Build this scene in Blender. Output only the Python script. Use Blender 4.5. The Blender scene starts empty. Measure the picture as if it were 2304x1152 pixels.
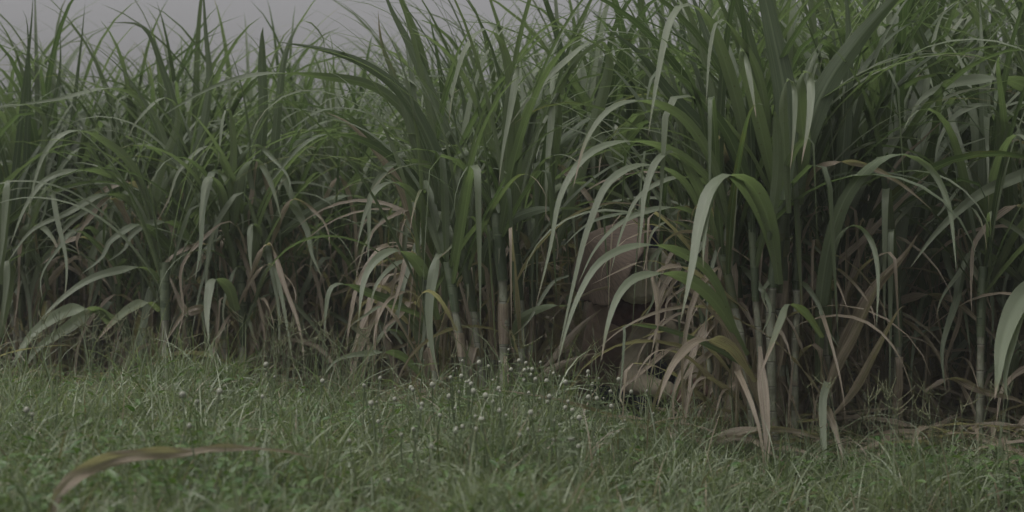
import bpy, math, random
import numpy as np
from mathutils import Vector, Matrix

# ------------------------------------------------------------------ camera, world, sun, exposure
SC = bpy.context.scene
COL = SC.collection
W0, FPX, HY, CZ = 2304.0, 3600.0, 560.0, 0.8      # photo width, focal length in photo px, horizon row, camera height
FOCUS = 5.9
cd = bpy.data.cameras.new("camera")
cam = bpy.data.objects.new("camera", cd); COL.objects.link(cam)
cam.location = (0, 0, CZ); cam.rotation_euler = (math.radians(90), 0, 0)
cd.sensor_width = 36; cd.lens = 36 * FPX / W0
cd.shift_y = -16 / W0
cd.clip_start = 0.05; cd.clip_end = 500
cd.dof.use_dof = True; cd.dof.focus_distance = FOCUS; cd.dof.aperture_fstop = 2.8
SC.camera = cam

SUN_EL, SUN_ROT = math.radians(66), math.radians(-118)
w = bpy.data.worlds.new("World"); SC.world = w; w.use_nodes = True
nt = w.node_tree; nt.nodes.clear()
sky = nt.nodes.new('ShaderNodeTexSky'); sky.sky_type = 'NISHITA'; sky.sun_disc = False
sky.sun_elevation = SUN_EL; sky.sun_rotation = SUN_ROT
sky.air_density = 1.0; sky.dust_density = 6.0; sky.ozone_density = 1.0
hs = nt.nodes.new('ShaderNodeHueSaturation'); hs.inputs['Saturation'].default_value = 0.1
bg = nt.nodes.new('ShaderNodeBackground'); bg.inputs['Strength'].default_value = 0.10
wo = nt.nodes.new('ShaderNodeOutputWorld')
wm = nt.nodes.new('ShaderNodeMix'); wm.data_type = 'RGBA'; wm.blend_type = 'MULTIPLY'; wm.inputs[0].default_value = 1; wm.inputs[7].default_value = (1.02, 0.995, 1.0, 1)
nt.links.new(sky.outputs[0], hs.inputs['Color']); nt.links.new(hs.outputs[0], wm.inputs[6]); nt.links.new(wm.outputs[2], bg.inputs['Color'])
nt.links.new(bg.outputs[0], wo.inputs['Surface'])
sl = bpy.data.lights.new("sun", 'SUN'); sl.energy = 1.3; sl.angle = math.radians(40); sl.color = (1, 0.97, 0.93)
sun = bpy.data.objects.new("sun", sl); COL.objects.link(sun)
# blender sky: sun_rotation is clockwise from +Y seen from above
sd = Vector((math.sin(SUN_ROT) * math.cos(SUN_EL), math.cos(SUN_ROT) * math.cos(SUN_EL), math.sin(SUN_EL)))
sun.rotation_euler = sd.to_track_quat('Z', 'Y').to_euler()
SC.view_settings.view_transform = 'Standard'; SC.view_settings.look = 'None'
SC.view_settings.exposure = 0.06; SC.view_settings.gamma = 1.0
SC.render.film_transparent = False
SC.cycles.max_bounces = 6; SC.cycles.diffuse_bounces = 3; SC.cycles.glossy_bounces = 2
SC.cycles.transmission_bounces = 4; SC.cycles.transparent_max_bounces = 4
SC.cycles.use_denoising = True

RS = np.random.RandomState(7)

def P(px, py, d):
    """a photo pixel at a distance -> world point"""
    return np.array([(px - W0 / 2) / FPX * d, d, CZ - (py - HY) / FPX * d])

# ------------------------------------------------------------------ tagging helpers
def tag(o, label=None, cat=None, group=None, kind=None):
    if label: o['label'] = label
    if cat: o['category'] = cat
    if group: o['group'] = group
    if kind: o['kind'] = kind
    return o

def empty(name, loc=(0, 0, 0), parent=None):
    o = bpy.data.objects.new(name, None); COL.objects.link(o)
    o.location = loc; o.empty_display_size = 0.1
    if parent: o.parent = parent
    return o

class MB:
    """collects quads with uv and two per-vertex attributes, builds ONE mesh object"""
    def __init__(s):
        s.v = []; s.f = []; s.uv = []; s.rn = []; s.ag = []; s.n = 0
    def grid(s, pts, uv, rnd=0.5, age=0.0, wrap=False):
        """pts (n, m, 3), uv (n, m, 2)"""
        n, m = pts.shape[:2]
        idx = np.arange(n * m).reshape(n, m) + s.n
        if wrap: idx = np.concatenate([idx, idx[:, :1]], 1)
        q = np.stack([idx[:-1, :-1], idx[:-1, 1:], idx[1:, 1:], idx[1:, :-1]], -1).reshape(-1, 4)
        s.v.append(pts.reshape(-1, 3)); s.uv.append(uv.reshape(-1, 2)); s.f.append(q)
        s.rn.append(np.full(n * m, rnd)); s.ag.append(np.full(n * m, age) if np.isscalar(age) else np.asarray(age).reshape(-1))
        s.n += n * m
    def build(s, name, mat, parent=None, origin=None, smooth=True):
        me = bpy.data.meshes.new(name)
        if not s.v: s.v = [np.zeros((0, 3))]; s.f = [np.zeros((0, 4), int)]; s.uv = [np.zeros((0, 2))]; s.rn = [np.zeros(0)]; s.ag = [np.zeros(0)]
        V = np.concatenate(s.v).astype(np.float32); F = np.concatenate(s.f).astype(np.int32)
        if origin is not None: V = V - np.asarray(origin, np.float32)
        me.vertices.add(len(V)); me.vertices.foreach_set('co', V.ravel())
        me.loops.add(F.size); me.loops.foreach_set('vertex_index', F.ravel())
        me.polygons.add(len(F)); me.polygons.foreach_set('loop_start', np.arange(0, F.size, 4, dtype=np.int32))
        me.update(calc_edges=True)
        uvl = me.uv_layers.new(name='UVMap'); UV = np.concatenate(s.uv).astype(np.float32)
        uvl.data.foreach_set('uv', UV[F.ravel()].ravel())
        a = me.attributes.new('rnd', 'FLOAT', 'POINT'); a.data.foreach_set('value', np.concatenate(s.rn).astype(np.float32))
        a = me.attributes.new('age', 'FLOAT', 'POINT'); a.data.foreach_set('value', np.concatenate(s.ag).astype(np.float32))
        if smooth: me.polygons.foreach_set('use_smooth', np.ones(len(F), bool))
        me.materials.append(mat); me.update()
        o = bpy.data.objects.new(name, me); COL.objects.link(o)
        if origin is not None and parent is None: o.location = tuple(float(c) for c in origin)
        if parent: o.parent = parent
        return o

# ------------------------------------------------------------------ materials
class NT:
    def __init__(s, name):
        s.m = bpy.data.materials.new(name); s.m.use_nodes = True; s.t = s.m.node_tree; s.t.nodes.clear()
    def n(s, typ, **kw):
        x = s.t.nodes.new(typ)
        for k, v in kw.items(): setattr(x, k, v)
        return x
    def l(s, a, b): s.t.links.new(a, b)
    def math(s, op, a, b=None, clamp=False):
        x = s.n('ShaderNodeMath', operation=op); x.use_clamp = clamp
        for i, v in enumerate((a, b)):
            if v is None: continue
            if isinstance(v, (int, float)): x.inputs[i].default_value = v
            else: s.l(v, x.inputs[i])
        return x.outputs[0]
    def mix(s, f, a, b, blend='MIX'):
        x = s.n('ShaderNodeMix', data_type='RGBA', blend_type=blend)
        for sock, v in ((x.inputs[0], f), (x.inputs[6], a), (x.inputs[7], b)):
            if isinstance(v, (int, float)): sock.default_value = v
            elif isinstance(v, tuple): sock.default_value = (*v, 1)
            else: s.l(v, sock)
        return x.outputs[2]
    def maprange(s, v, a, b, c=0.0, d=1.0):
        x = s.n('ShaderNodeMapRange'); x.interpolation_type = 'SMOOTHSTEP'
        s.l(v, x.inputs[0]); 
        for i, k in enumerate((a, b, c, d)): x.inputs[i + 1].default_value = k
        return x.outputs[0]
    def noise(s, vec, scale, detail=3, rough=0.55):
        x = s.n('ShaderNodeTexNoise'); x.inputs['Scale'].default_value = scale
        x.inputs['Detail'].default_value = detail; x.inputs['Roughness'].default_value = rough
        if vec is not None: s.l(vec, x.inputs['Vector'])
        return x.outputs[0]
    def attr(s, name):
        x = s.n('ShaderNodeAttribute', attribute_name=name); return x.outputs['Fac']
    def out(s, surf):
        o = s.n('ShaderNodeOutputMaterial'); s.l(surf, o.inputs['Surface']); return s.m

def blade_material(name, g_dark, g_light, trans_tint, dry_a, dry_b, transl=0.35, rough=0.42, midrib=(0.22, 0.27, 0.17), ribs=True, spec=0.5, upper=None):
    N = NT(name)
    uv = N.n('ShaderNodeUVMap'); sep = N.n('ShaderNodeSeparateXYZ'); N.l(uv.outputs[0], sep.inputs[0])
    u, v = sep.outputs[0], sep.outputs[1]
    rnd, age = N.attr('rnd'), N.attr('age')
    cmb = N.n('ShaderNodeCombineXYZ')
    N.l(N.math('MULTIPLY', u, 9.0), cmb.inputs[0]); N.l(N.math('MULTIPLY', v, 1.6), cmb.inputs[1]); N.l(N.math('MULTIPLY', rnd, 97.0), cmb.inputs[2])
    streak = N.noise(cmb.outputs[0], 2.2, 4, 0.65)
    cm2 = N.n('ShaderNodeCombineXYZ')
    N.l(N.math('MULTIPLY', u, 1.2), cm2.inputs[0]); N.l(N.math('MULTIPLY', v, 7.0), cm2.inputs[1]); N.l(N.math('MULTIPLY', rnd, 53.0), cm2.inputs[2])
    blotch = N.noise(cm2.outputs[0], 1.5, 4, 0.6)
    f = N.math('ADD', N.math('MULTIPLY', streak, 0.7), N.math('MULTIPLY', rnd, 0.6))
    green = N.mix(N.maprange(f, 0.25, 1.0), g_dark, g_light)
    # ageing: yellow then tan, starting from the tip and the margins
    cm3 = N.n('ShaderNodeCombineXYZ'); N.l(N.math('MULTIPLY', u, 4.0), cm3.inputs[0]); N.l(N.math('MULTIPLY', v, 60.0), cm3.inputs[1]); N.l(N.math('MULTIPLY', rnd, 71.0), cm3.inputs[2])
    spots = N.maprange(N.noise(cm3.outputs[0], 1.0, 3, 0.6), 0.64, 0.72)
    edge = N.math('MULTIPLY', N.math('ABSOLUTE', N.math('SUBTRACT', u, 0.5)), 0.5)
    a = N.math('ADD', age, N.math('MULTIPLY', N.math('POWER', v, 5.0), N.math('MULTIPLY', rnd, 0.85)))
    a = N.math('ADD', a, N.math('MULTIPLY', N.math('SUBTRACT', blotch, 0.5), 0.55))
    a = N.math('ADD', a, N.math('MULTIPLY', edge, age))
    yellow = N.mix(0.5, green, (0.17, 0.16, 0.05))
    c1 = N.mix(N.maprange(a, 0.38, 0.6), green, yellow)
    dry = N.mix(N.maprange(streak, 0.3, 0.68), dry_a, dry_b)
    c2 = N.mix(N.maprange(a, 0.52, 0.78), c1, dry)
    if midrib:
        mr = N.maprange(N.math('ABSOLUTE', N.math('SUBTRACT', u, 0.5)), 0.03, 0.075, 1.0, 0.0)
        mr = N.math('MULTIPLY', mr, N.math('SUBTRACT', 1.0, N.math('MULTIPLY', v, 0.9)))
        mr = N.math('MULTIPLY', mr, N.maprange(a, 0.4, 0.8, 0.75, 0.25))
        c2 = N.mix(mr, c2, midrib)
    c2 = N.mix(N.math('MULTIPLY', spots, N.math('MULTIPLY', rnd, 0.6)), c2, (0.09, 0.06, 0.035))
    if upper:  # paler upper face: partly leaf colour, partly sky sheen put into the colour
        geo = N.n('ShaderNodeNewGeometry')
        up = N.math('MULTIPLY', geo.outputs['Backfacing'], N.maprange(a, 0.45, 0.75, upper[1], 0.0))
        c2 = N.mix(N.math('MULTIPLY', up, N.maprange(rnd, 0.0, 1.0, .35, 1.0)), c2, upper[0])
    bs = N.n('ShaderNodeBsdfPrincipled'); N.l(c2, bs.inputs['Base Color'])
    bs.inputs['Roughness'].default_value = rough; bs.inputs['Specular IOR Level'].default_value = spec
    if ribs:
        wv = N.math('SINE', N.math('MULTIPLY', u, 95.0))
        h = N.math('ADD', N.math('MULTIPLY', wv, 0.25), streak)
        b = N.n('ShaderNodeBump'); b.inputs['Strength'].default_value = 0.35; b.inputs['Distance'].default_value = 0.002
        N.l(h, b.inputs['Height']); N.l(b.outputs[0], bs.inputs['Normal'])
    tr = N.n('ShaderNodeBsdfTranslucent'); N.l(N.mix(1.0, c2, trans_tint, 'MULTIPLY'), tr.inputs['Color'])
    mx = N.n('ShaderNodeMixShader'); mx.inputs[0].default_value = transl
    N.l(bs.outputs[0], mx.inputs[1]); N.l(tr.outputs[0], mx.inputs[2])
    return N.out(mx.outputs[0])

M = {}
M['leaf'] = blade_material('cane_leaf', (0.074, 0.108, 0.056), (0.180, 0.220, 0.136), (1.18, 1.38, 0.74), (0.18, 0.142, 0.108), (0.43, 0.365, 0.29), rough=0.38, upper=((0.24, 0.275, 0.20), 0.7), transl=0.42)
M['grass'] = blade_material('grass_blade', (0.074, 0.112, 0.048), (0.275, 0.32, 0.21), (1.2, 1.35, 0.7), (0.15, 0.12, 0.08), (0.30, 0.26, 0.18), transl=0.35, rough=0.4, midrib=None, ribs=False)
M['weed'] = blade_material('weed_leaf', (0.05, 0.11, 0.03), (0.11, 0.18, 0.055), (1.2, 1.4, 0.5), (0.15, 0.12, 0.08), (0.3, 0.26, 0.18), transl=0.3, rough=0.45, midrib=(0.14, 0.2, 0.1), ribs=False)

def stalk_material():
    N = NT('cane_stalk')
    uv = N.n('ShaderNodeUVMap'); sep = N.n('ShaderNodeSeparateXYZ'); N.l(uv.outputs[0], sep.inputs[0])
    u, v = sep.outputs[0], sep.outputs[1]          # v counts internodes
    rnd, age = N.attr('rnd'), N.attr('age')
    fr = N.math('FRACT', v); fl = N.math('FLOOR', v)
    cmb = N.n('ShaderNodeCombineXYZ')
    N.l(N.math('MULTIPLY', u, 5.0), cmb.inputs[0]); N.l(N.math('MULTIPLY', v, 0.7), cmb.inputs[1]); N.l(N.math('ADD', N.math('MULTIPLY', rnd, 31.0), N.math('MULTIPLY', fl, 7.3)), cmb.inputs[2])
    st = N.noise(cmb.outputs[0], 2.0, 4, 0.6)
    geo = N.n('ShaderNodeNewGeometry'); bl = N.noise(geo.outputs['Position'], 26.0, 4, 0.6)
    green = N.mix(N.maprange(st, 0.3, 0.7), (0.17, 0.19, 0.13), (0.32, 0.335, 0.255))
    wax = N.mix(N.math('MULTIPLY', N.maprange(fr, 0.55, 0.95), 0.6), green, (0.26, 0.265, 0.22))
    brown = N.mix(N.maprange(bl, 0.35, 0.7), (0.11, 0.09, 0.06), (0.25, 0.21, 0.165))
    sheath = N.math('ADD', age, N.math('MULTIPLY', N.math('SUBTRACT', bl, 0.5), 0.9))
    c = N.mix(N.maprange(sheath, 0.36, 0.52), wax, brown)
    c = N.mix(N.math('MULTIPLY', N.maprange(N.noise(geo.outputs['Position'], 9.0, 5, .7), .42, .62), .55), c, (0.10, 0.10, 0.07))
    ring = N.math('MAXIMUM', N.maprange(fr, 0.0, 0.05, 1.0, 0.0), N.maprange(fr, 0.985, 1.0))
    c = N.mix(N.math('MULTIPLY', ring, N.maprange(bl, 0.3, 0.6, 0.4, 0.95)), c, (0.045, 0.035, 0.028))
    speck = N.maprange(N.noise(geo.outputs['Position'], 120.0, 2), 0.62, 0.72)
    c = N.mix(N.math('MULTIPLY', speck, 0.5), c, (0.05, 0.045, 0.035))
    bs = N.n('ShaderNodeBsdfPrincipled'); N.l(c, bs.inputs['Base Color']); bs.inputs['Roughness'].default_value = 0.55
    b = N.n('ShaderNodeBump'); b.inputs['Strength'].default_value = 0.4; b.inputs['Distance'].default_value = 0.002
    N.l(st, b.inputs['Height']); N.l(b.outputs[0], bs.inputs['Normal'])
    return N.out(bs.outputs[0])
M['stalk'] = stalk_material()

def simple(name, c1, c2, scale=20.0, rough=0.8, detail=4, bump=0.3, dist=0.004, stretch=None):
    N = NT(name)
    tc = N.n('ShaderNodeTexCoord'); vec = tc.outputs['Object']
    if stretch:
        mp = N.n('ShaderNodeMapping'); mp.inputs['Scale'].default_value = stretch; N.l(vec, mp.inputs[0]); vec = mp.outputs[0]
    nz = N.noise(vec, scale, detail, 0.6)
    c = N.mix(N.maprange(nz, 0.3, 0.7), c1, c2)
    bs = N.n('ShaderNodeBsdfPrincipled'); N.l(c, bs.inputs['Base Color']); bs.inputs['Roughness'].default_value = rough
    b = N.n('ShaderNodeBump'); b.inputs['Strength'].default_value = bump; b.inputs['Distance'].default_value = dist
    N.l(nz, b.inputs['Height']); N.l(b.outputs[0], bs.inputs['Normal'])
    return N.out(bs.outputs[0])
M['soil'] = simple('soil', (0.028, 0.021, 0.016), (0.075, 0.058, 0.042), 14, 0.95, 8, 0.8, 0.03)
M['flower'] = simple('flower_head', (0.25, 0.26, 0.20), (0.48, 0.49, 0.41), 600, 0.8, 2, 0.8, 0.002)
M['flower_stem'] = simple('flower_stem', (0.06, 0.10, 0.04), (0.10, 0.15, 0.06), 60, 0.6)
M['seed'] = simple('seed_spike', (0.12, 0.13, 0.07), (0.22, 0.21, 0.13), 200, 0.7)
M['straw'] = simple('frayed_fibre', (0.26, 0.23, 0.17), (0.42, 0.38, 0.30), 80, 0.8)

# ------------------------------------------------------------------ ground
def smooth(a, b, x):
    t = np.clip((np.asarray(x, float) - a) / (b - a), 0, 1); return t * t * (3 - 2 * t)
def lumps(x, y):
    return 0.5 * np.sin(x * 3.1 + 1.3) * np.sin(y * 2.7 + .4) + 0.3 * np.sin(x * 7.3 + y * 3.9) + 0.2 * np.sin(x * 13.7 - y * 11.1 + 2)
def gz(x, y):
    """terrain height: a grass bank in front of the cane row, highest on the left"""
    x = np.asarray(x, float); y = np.asarray(y, float)
    px = 1152 + x / np.maximum(y, 2.5) * FPX
    A = np.interp(px, [-800, 0, 500, 850, 1150, 1450, 1650, 1850], [.20, .20, .20, .135, .135, .07, .01, .0])
    crest = np.interp(px, [0, 900, 1500, 1800], [6.5, 6.2, 5.9, 5.4])
    S = 1 - smooth(-0.25, 0.45, y - crest)
    S = S * (0.65 + 0.35 * smooth(3.3, 5.6, y))
    A = A + 0.05 * np.exp(-((px - 1160) / 170) ** 2) + 0.035 * np.exp(-((px - 420) / 260) ** 2)
    return A * S + 0.012 * lumps(x, y) * (0.4 + S) + 0.035 * S * np.clip(np.sin(x * 4.1 + .7 + np.sin(y * 2.3)) * np.sin(y * 3.7 + 1.1 * np.sin(x * 2.9)), -.6, 1)
xs = np.unique(np.concatenate([np.linspace(-120, -8, 15), np.linspace(-8, 8, 260), np.linspace(8, 120, 15)]))
ys = np.unique(np.concatenate([np.linspace(-40, 1, 8), np.linspace(1, 12, 240), np.linspace(12, 40, 30), np.linspace(40, 200, 10)]))
X, Y = np.meshgrid(xs, ys)
mb = MB(); mb.grid(np.stack([X, Y, gz(X, Y)], -1), np.stack([X, Y], -1))
g = mb.build('ground', M['soil']); tag(g, kind='structure')

# ------------------------------------------------------------------ blades
def ribbon(mb, pts, side, wid, cup=0.25, cols=4, rnd=0.5, age=0.0, wavy=0.0, vrange=(0, 1), split=None):
    """pts (n,3) centre line, side (n,3) unit, wid (n,) half widths; cross-section is a shallow V with a midrib"""
    n = len(pts)
    tan = np.gradient(pts, axis=0); tan /= np.linalg.norm(tan, axis=1, keepdims=True) + 1e-9
    nor = np.cross(side, tan)
    us = np.linspace(-1, 1, cols + 1)
    s = np.linspace(vrange[0], vrange[1], n)
    grid = pts[:, None, :] + side[:, None, :] * (us[None, :, None] * wid[:, None, None]) \
        - nor[:, None, :] * ((np.abs(us) * cup)[None, :, None] * wid[:, None, None])
    if wavy:
        ph = rnd * 60
        wv = wavy * wid[:, None] * np.abs(us)[None, :] * np.sin(s[:, None] * 34 + ph + 1.7 * us[None, :])
        grid = grid + nor[:, None, :] * wv[:, :, None]
    uv = np.stack(np.broadcast_arrays((us[None, :] + 1) / 2, s[:, None]), -1)
    mb.grid(grid, uv, rnd, age)

def wprof(s, base=0.5, peak=0.25, p=1.7, q=1.0):
    return (base + (1 - base) * smooth(0, peak, s)) * np.clip(1 - s ** p, 0, 1) ** q

def frames_from(tan, side0, twist):
    """side vectors: side0 orthogonalised to the tangent, then rolled by twist (n,)"""
    sd_ = side0 - tan * np.sum(side0 * tan, 1, keepdims=True)
    sd_ /= np.linalg.norm(sd_, axis=1, keepdims=True) + 1e-9
    nor = np.cross(sd_, tan)
    return sd_ * np.cos(twist)[:, None] + nor * np.sin(twist)[:, None]

def leaf(mb, p0, az, el0, L, W, droop, power=1.6, kink=None, rs=RS, age=0.0, seg=14, cols=4, twist=0.6, wavy=0.06, curl=0.3):
    s = np.linspace(0, 1, seg + 1)
    th = el0 - droop * s ** power
    if kink is not None:
        th = th - smooth(kink - 0.03, kink + 0.03, s) * max(0.0, (th[int(kink * seg)] + 1.35))
        th = np.maximum(th, -1.5)
    a = az + curl * rs.uniform(-1, 1) * s ** 1.5 + 0.05 * np.sin(s * 9 + rs.uniform(0, 6))
    tan = np.stack([np.cos(th) * np.cos(a), np.cos(th) * np.sin(a), np.sin(th)], -1)
    step = L / seg
    pts = np.concatenate([[np.zeros(3)], np.cumsum((tan[:-1] + tan[1:]) / 2 * step, axis=0)]) + p0
    side0 = np.stack([-np.sin(a), np.cos(a), 0 * a], -1)
    tw = rs.uniform(-1, 1) * twist * s + rs.uniform(-0.35, 0.35)
    ribbon(mb, pts, frames_from(tan, side0, tw), W / 2 * wprof(s), 0.22, cols, rs.uniform(0, 1), age, wavy)

def catmull(p, n):
    p = np.asarray(p, float); k = len(p)
    q = np.concatenate([[2 * p[0] - p[1]], p, [2 * p[-1] - p[-2]]])
    t = np.linspace(0, k - 1 - 1e-6, n * 6); i = t.astype(int); f = (t - i)[:, None]
    a, b, c, d = q[i], q[i + 1], q[i + 2], q[i + 3]
    c_ = 0.5 * (2 * b + (c - a) * f + (2 * a - 5 * b + 4 * c - d) * f ** 2 + (-a + 3 * b - 3 * c + d) * f ** 3)
    L = np.concatenate([[0], np.cumsum(np.linalg.norm(np.diff(c_, axis=0), axis=1))])
    tt = np.linspace(0, L[-1], n)
    return np.stack([np.interp(tt, L, c_[:, j]) for j in range(c_.shape[1])], -1)

def traced(mb, pts, d0, d1, wpx, roll=0.5, roll1=None, flip=True, age=0.0, rnd=None, cols=6, base=0.45, peak=0.35, p=1.8, bulge=0.0, rs=RS, wavy=0.05, cup=0.25, seg=30):
    """a blade through photo pixels at real distances d0 (root) .. d1 (tip), with its own real width"""
    pp = catmull(pts, seg); s = np.linspace(0, 1, seg)
    d = d0 + (d1 - d0) * s + bulge * np.sin(np.pi * s)
    wpts = np.stack([(pp[:, 0] - W0 / 2) / FPX * d, d, CZ - (pp[:, 1] - HY) / FPX * d], -1)
    tan = np.gradient(wpts, axis=0); tan /= np.linalg.norm(tan, axis=1, keepdims=True)
    view = wpts - np.array([0, 0, CZ]); view /= np.linalg.norm(view, axis=1, keepdims=True)
    side = np.cross(tan, view); side /= np.linalg.norm(side, axis=1, keepdims=True) + 1e-9
    apex = int(np.argmin(pp[:, 1])); sa = s[apex]
    if roll1 is None: roll1 = roll
    if not flip: tw = roll + (roll1 - roll) * s
    elif 0.12 < sa < 0.88: tw = math.pi + roll + (math.pi - roll - roll1) * smooth(sa - 0.16, sa + 0.14, s)
    elif pts[-1][1] > pts[0][1]: tw = -roll * (1 - s * 1.5)
    else: tw = math.pi + roll * (1 - s * 1.6)
    if age > 0.6: base = min(base, 0.3)
    sd_ = frames_from(tan, side, tw)
    wd = wpx / FPX * d0 / 2 / max(0.6, math.cos(roll * 0.6))
    ribbon(mb, wpts, sd_, wd * wprof(s, base, peak, p), cup, cols, rs.uniform(0, 1) if rnd is None else rnd, age, wavy)
    return wpts

# ------------------------------------------------------------------ cane stalks
def stalk_mesh(mb, p0, p1, bend, r0, rs, age=0.0, inter=0.085, sides=12):
    """a jointed cane from p0 (ground) to p1 (collar), with nodes, slight zigzag and clinging sheath colour"""
    p0 = np.asarray(p0, float); p1 = np.asarray(p1, float)
    L = np.linalg.norm(p1 - p0); nn = max(4, int(L / inter))
    per = 7
    t = []; fr = []
    for i in range(nn):
        for f in (0.0, 0.03, 0.07, 0.3, 0.6, 0.93, 0.985):
            t.append((i + f) / nn); fr.append(i + f)
    t.append(1.0); fr.append(nn - .001); t = np.array(t); fr = np.array(fr)
    c = p0 + (p1 - p0) * t[:, None] + np.asarray(bend) * (np.sin(np.pi * t) * 1.0)[:, None]
    zz = rs.uniform(-1, 1, (nn + 2, 2)) * 0.0035
    c[:, 0] += np.interp(fr, np.arange(nn + 2), zz[:, 0]); c[:, 1] += np.interp(fr, np.arange(nn + 2), zz[:, 1])
    f = fr % 1
    r = r0 * (1.0 + 0.10 * np.exp(-((f - 0.05) / 0.05) ** 2) + 0.10 * np.exp(-((f - 0.99) / 0.03) ** 2) - 0.07 * np.exp(-((f - 0.0) / 0.02) ** 2))
    r = r * (1.0 - 0.15 * t)
    an = np.linspace(0, 2 * np.pi, sides, endpoint=False)
    ring = np.stack([np.cos(an), np.sin(an), 0 * an], -1)
    g_ = c[:, None, :] + ring[None] * r[:, None, None]
    uv = np.stack(np.broadcast_arrays(an[None, :] / 6.28, fr[:, None]), -1)
    ag = np.broadcast_to((age + 0.25 * (rs.uniform(0, 1, nn + 1)[fr.astype(int)] > 0.6) + 0.12 * (1 - t))[:, None], g_.shape[:2])
    mb.grid(g_, uv, rs.uniform(0, 1), ag, wrap=True)
    return c, fr

def sheath_mesh(mb, c0, c1, r, rs, age):
    """leaf sheath wrapped round the cane"""
    t = np.linspace(0, 1, 6); an = np.linspace(0.3, 2 * np.pi - 0.1, 9)
    c = c0 + (c1 - c0) * t[:, None]
    rr = r * (1.10 + (0.08 if age > .5 else 0.14) * t)
    ring = np.stack([np.cos(an), np.sin(an), 0 * an], -1)
    g_ = c[:, None, :] + ring[None] * rr[:, None, None]
    uv = np.stack(np.broadcast_arrays(0.08 + 0.36 * (np.arange(9) / 8)[None, :], (t * 0.3)[:, None]), -1)
    mb.grid(g_, uv, rs.uniform(0, 1), age)

def grow(base, top, rs, r=0.015, n_green=12, n_dry=6, Lg=(0.95, 1.4), Wg=(0.024, 0.048), seg=14, cols=4, inter=0.085, bias=0.0, erect=1.0, age=0.02, seg_dry=12, hs=0.66):
    """one cane: returns three mesh builders (stalk, green foliage, dry foliage)"""
    ms, mg, md = MB(), MB(), MB()
    base = np.asarray(base, float); top = np.asarray(top, float); L = np.linalg.norm(top - base)
    bend = np.array([rs.uniform(-1, 1), rs.uniform(-1, 1), 0]) * 0.04 * L
    c, fr = stalk_mesh(ms, base, top, bend, r, rs, age, inter)
    t = np.linspace(0, 1, len(c))
    at = lambda x: np.array([np.interp(x, t, c[:, j]) for j in range(3)])
    az0 = rs.uniform(0, 6.28)
    if rs.uniform() < bias: az0 = rs.choice([0, math.pi]) + rs.uniform(-.5, .5)
    for k in range(n_green):
        x = k / max(1, n_green - 1)                 # 0 lowest .. 1 spindle
        h = hs + (1 - hs) * x
        az = az0 + (k % 2) * math.pi + rs.uniform(-.55, .55)
        el = math.radians(np.interp(x, [0, 0.5, 1], [58, 70, 84])) + rs.uniform(-.12, .12)
        droop = np.interp(x, [0, 0.5, 1], [2.5, 2.0, 1.1]) * rs.uniform(0.6, 1.25) / erect
        kink = rs.uniform(0.35, 0.65) if rs.uniform() < 0.22 and x < 0.85 else None
        LL = rs.uniform(*Lg) * np.interp(x, [0, .4, 1], [0.8, 1.0, 0.85])
        p0 = at(h) + np.array([math.cos(az), math.sin(az), 0]) * r * 0.9
        a0 = 0.0 if x > 0.3 else rs.uniform(0, 0.42)
        leaf(mg, p0, az, el, LL, rs.uniform(*Wg) * np.interp(x, [0, .5, 1], [.8, 1, .9]), droop, rs.uniform(1.2, 2.2) + 1.4 * x * rs.uniform(), kink, rs, a0, seg, cols)
        sheath_mesh(mg, at(max(0, h - 0.16)), at(h) , r, rs, a0 + 0.05)
    for k in range(n_dry):
        h = rs.uniform(0.12, 0.72); az = az0 + rs.uniform(0, 6.28)
        p0 = at(h) + np.array([math.cos(az), math.sin(az), 0]) * r
        typ = rs.uniform()
        if typ < 0.35:      # hangs straight down along the cane
            leaf(md, p0, az, math.radians(rs.uniform(-80, -10)), rs.uniform(.3, .75), rs.uniform(.008, .022), rs.uniform(.5, 1.6), rs.uniform(.4, .9), None, rs, rs.uniform(.72, 1), seg_dry, 4, twist=3.0, wavy=.5, curl=1.2)
        elif typ < 0.7:     # rises, folds over and hangs
            leaf(md, p0, az, math.radians(rs.uniform(55, 86)), rs.uniform(.5, 1.05), rs.uniform(.014, .038), rs.uniform(.6, 1.8), rs.uniform(.8, 2), rs.uniform(.1, .65), rs, rs.uniform(.7, 1), seg_dry + 4, 4, twist=2.4, wavy=.35, curl=1.0)
        else:               # long loose arch
            leaf(md, p0, az, math.radians(rs.uniform(25, 80)), rs.uniform(.5, 1.1), rs.uniform(.012, .032), rs.uniform(1.2, 2.8), rs.uniform(.7, 1.8), None, rs, rs.uniform(.6, 1), seg_dry, 4, twist=2.4, wavy=.35, curl=1.1)
        if rs.uniform() < 0.2: sheath_mesh(md, at(max(0, h - 0.14)), at(h), r * 1.03, rs, 0.9)
    return ms, mg, md

def clump(label, stalks, seed, group='front row of sugarcane clumps', **kw):
    """stalks: (base px, collar px, collar py, distance, radius)"""
    rs = np.random.RandomState(seed)
    b0 = P(np.mean([s[0] for s in stalks]), HY, np.mean([s[3] for s in stalks])); b0[2] = float(gz(b0[0], b0[1]))
    root = empty('sugarcane_clump', tuple(b0))
    tag(root, label, 'sugarcane', group)
    for (bx, cx, cy, d, r) in stalks:
        base = P(bx, HY, d); base[2] = float(gz(base[0], base[1])) - 0.02
        top = P(cx, cy, d + rs.uniform(-.12, .06))
        ms, mg, md = grow(base - b0, top - b0, rs, r, **kw)
        st = ms.build('stalk', M['stalk'], root)
        mg.build('foliage', M['leaf'], st)
        if md.n: md.build('dry_foliage', M['leaf'], st)
    return root, b0

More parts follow.
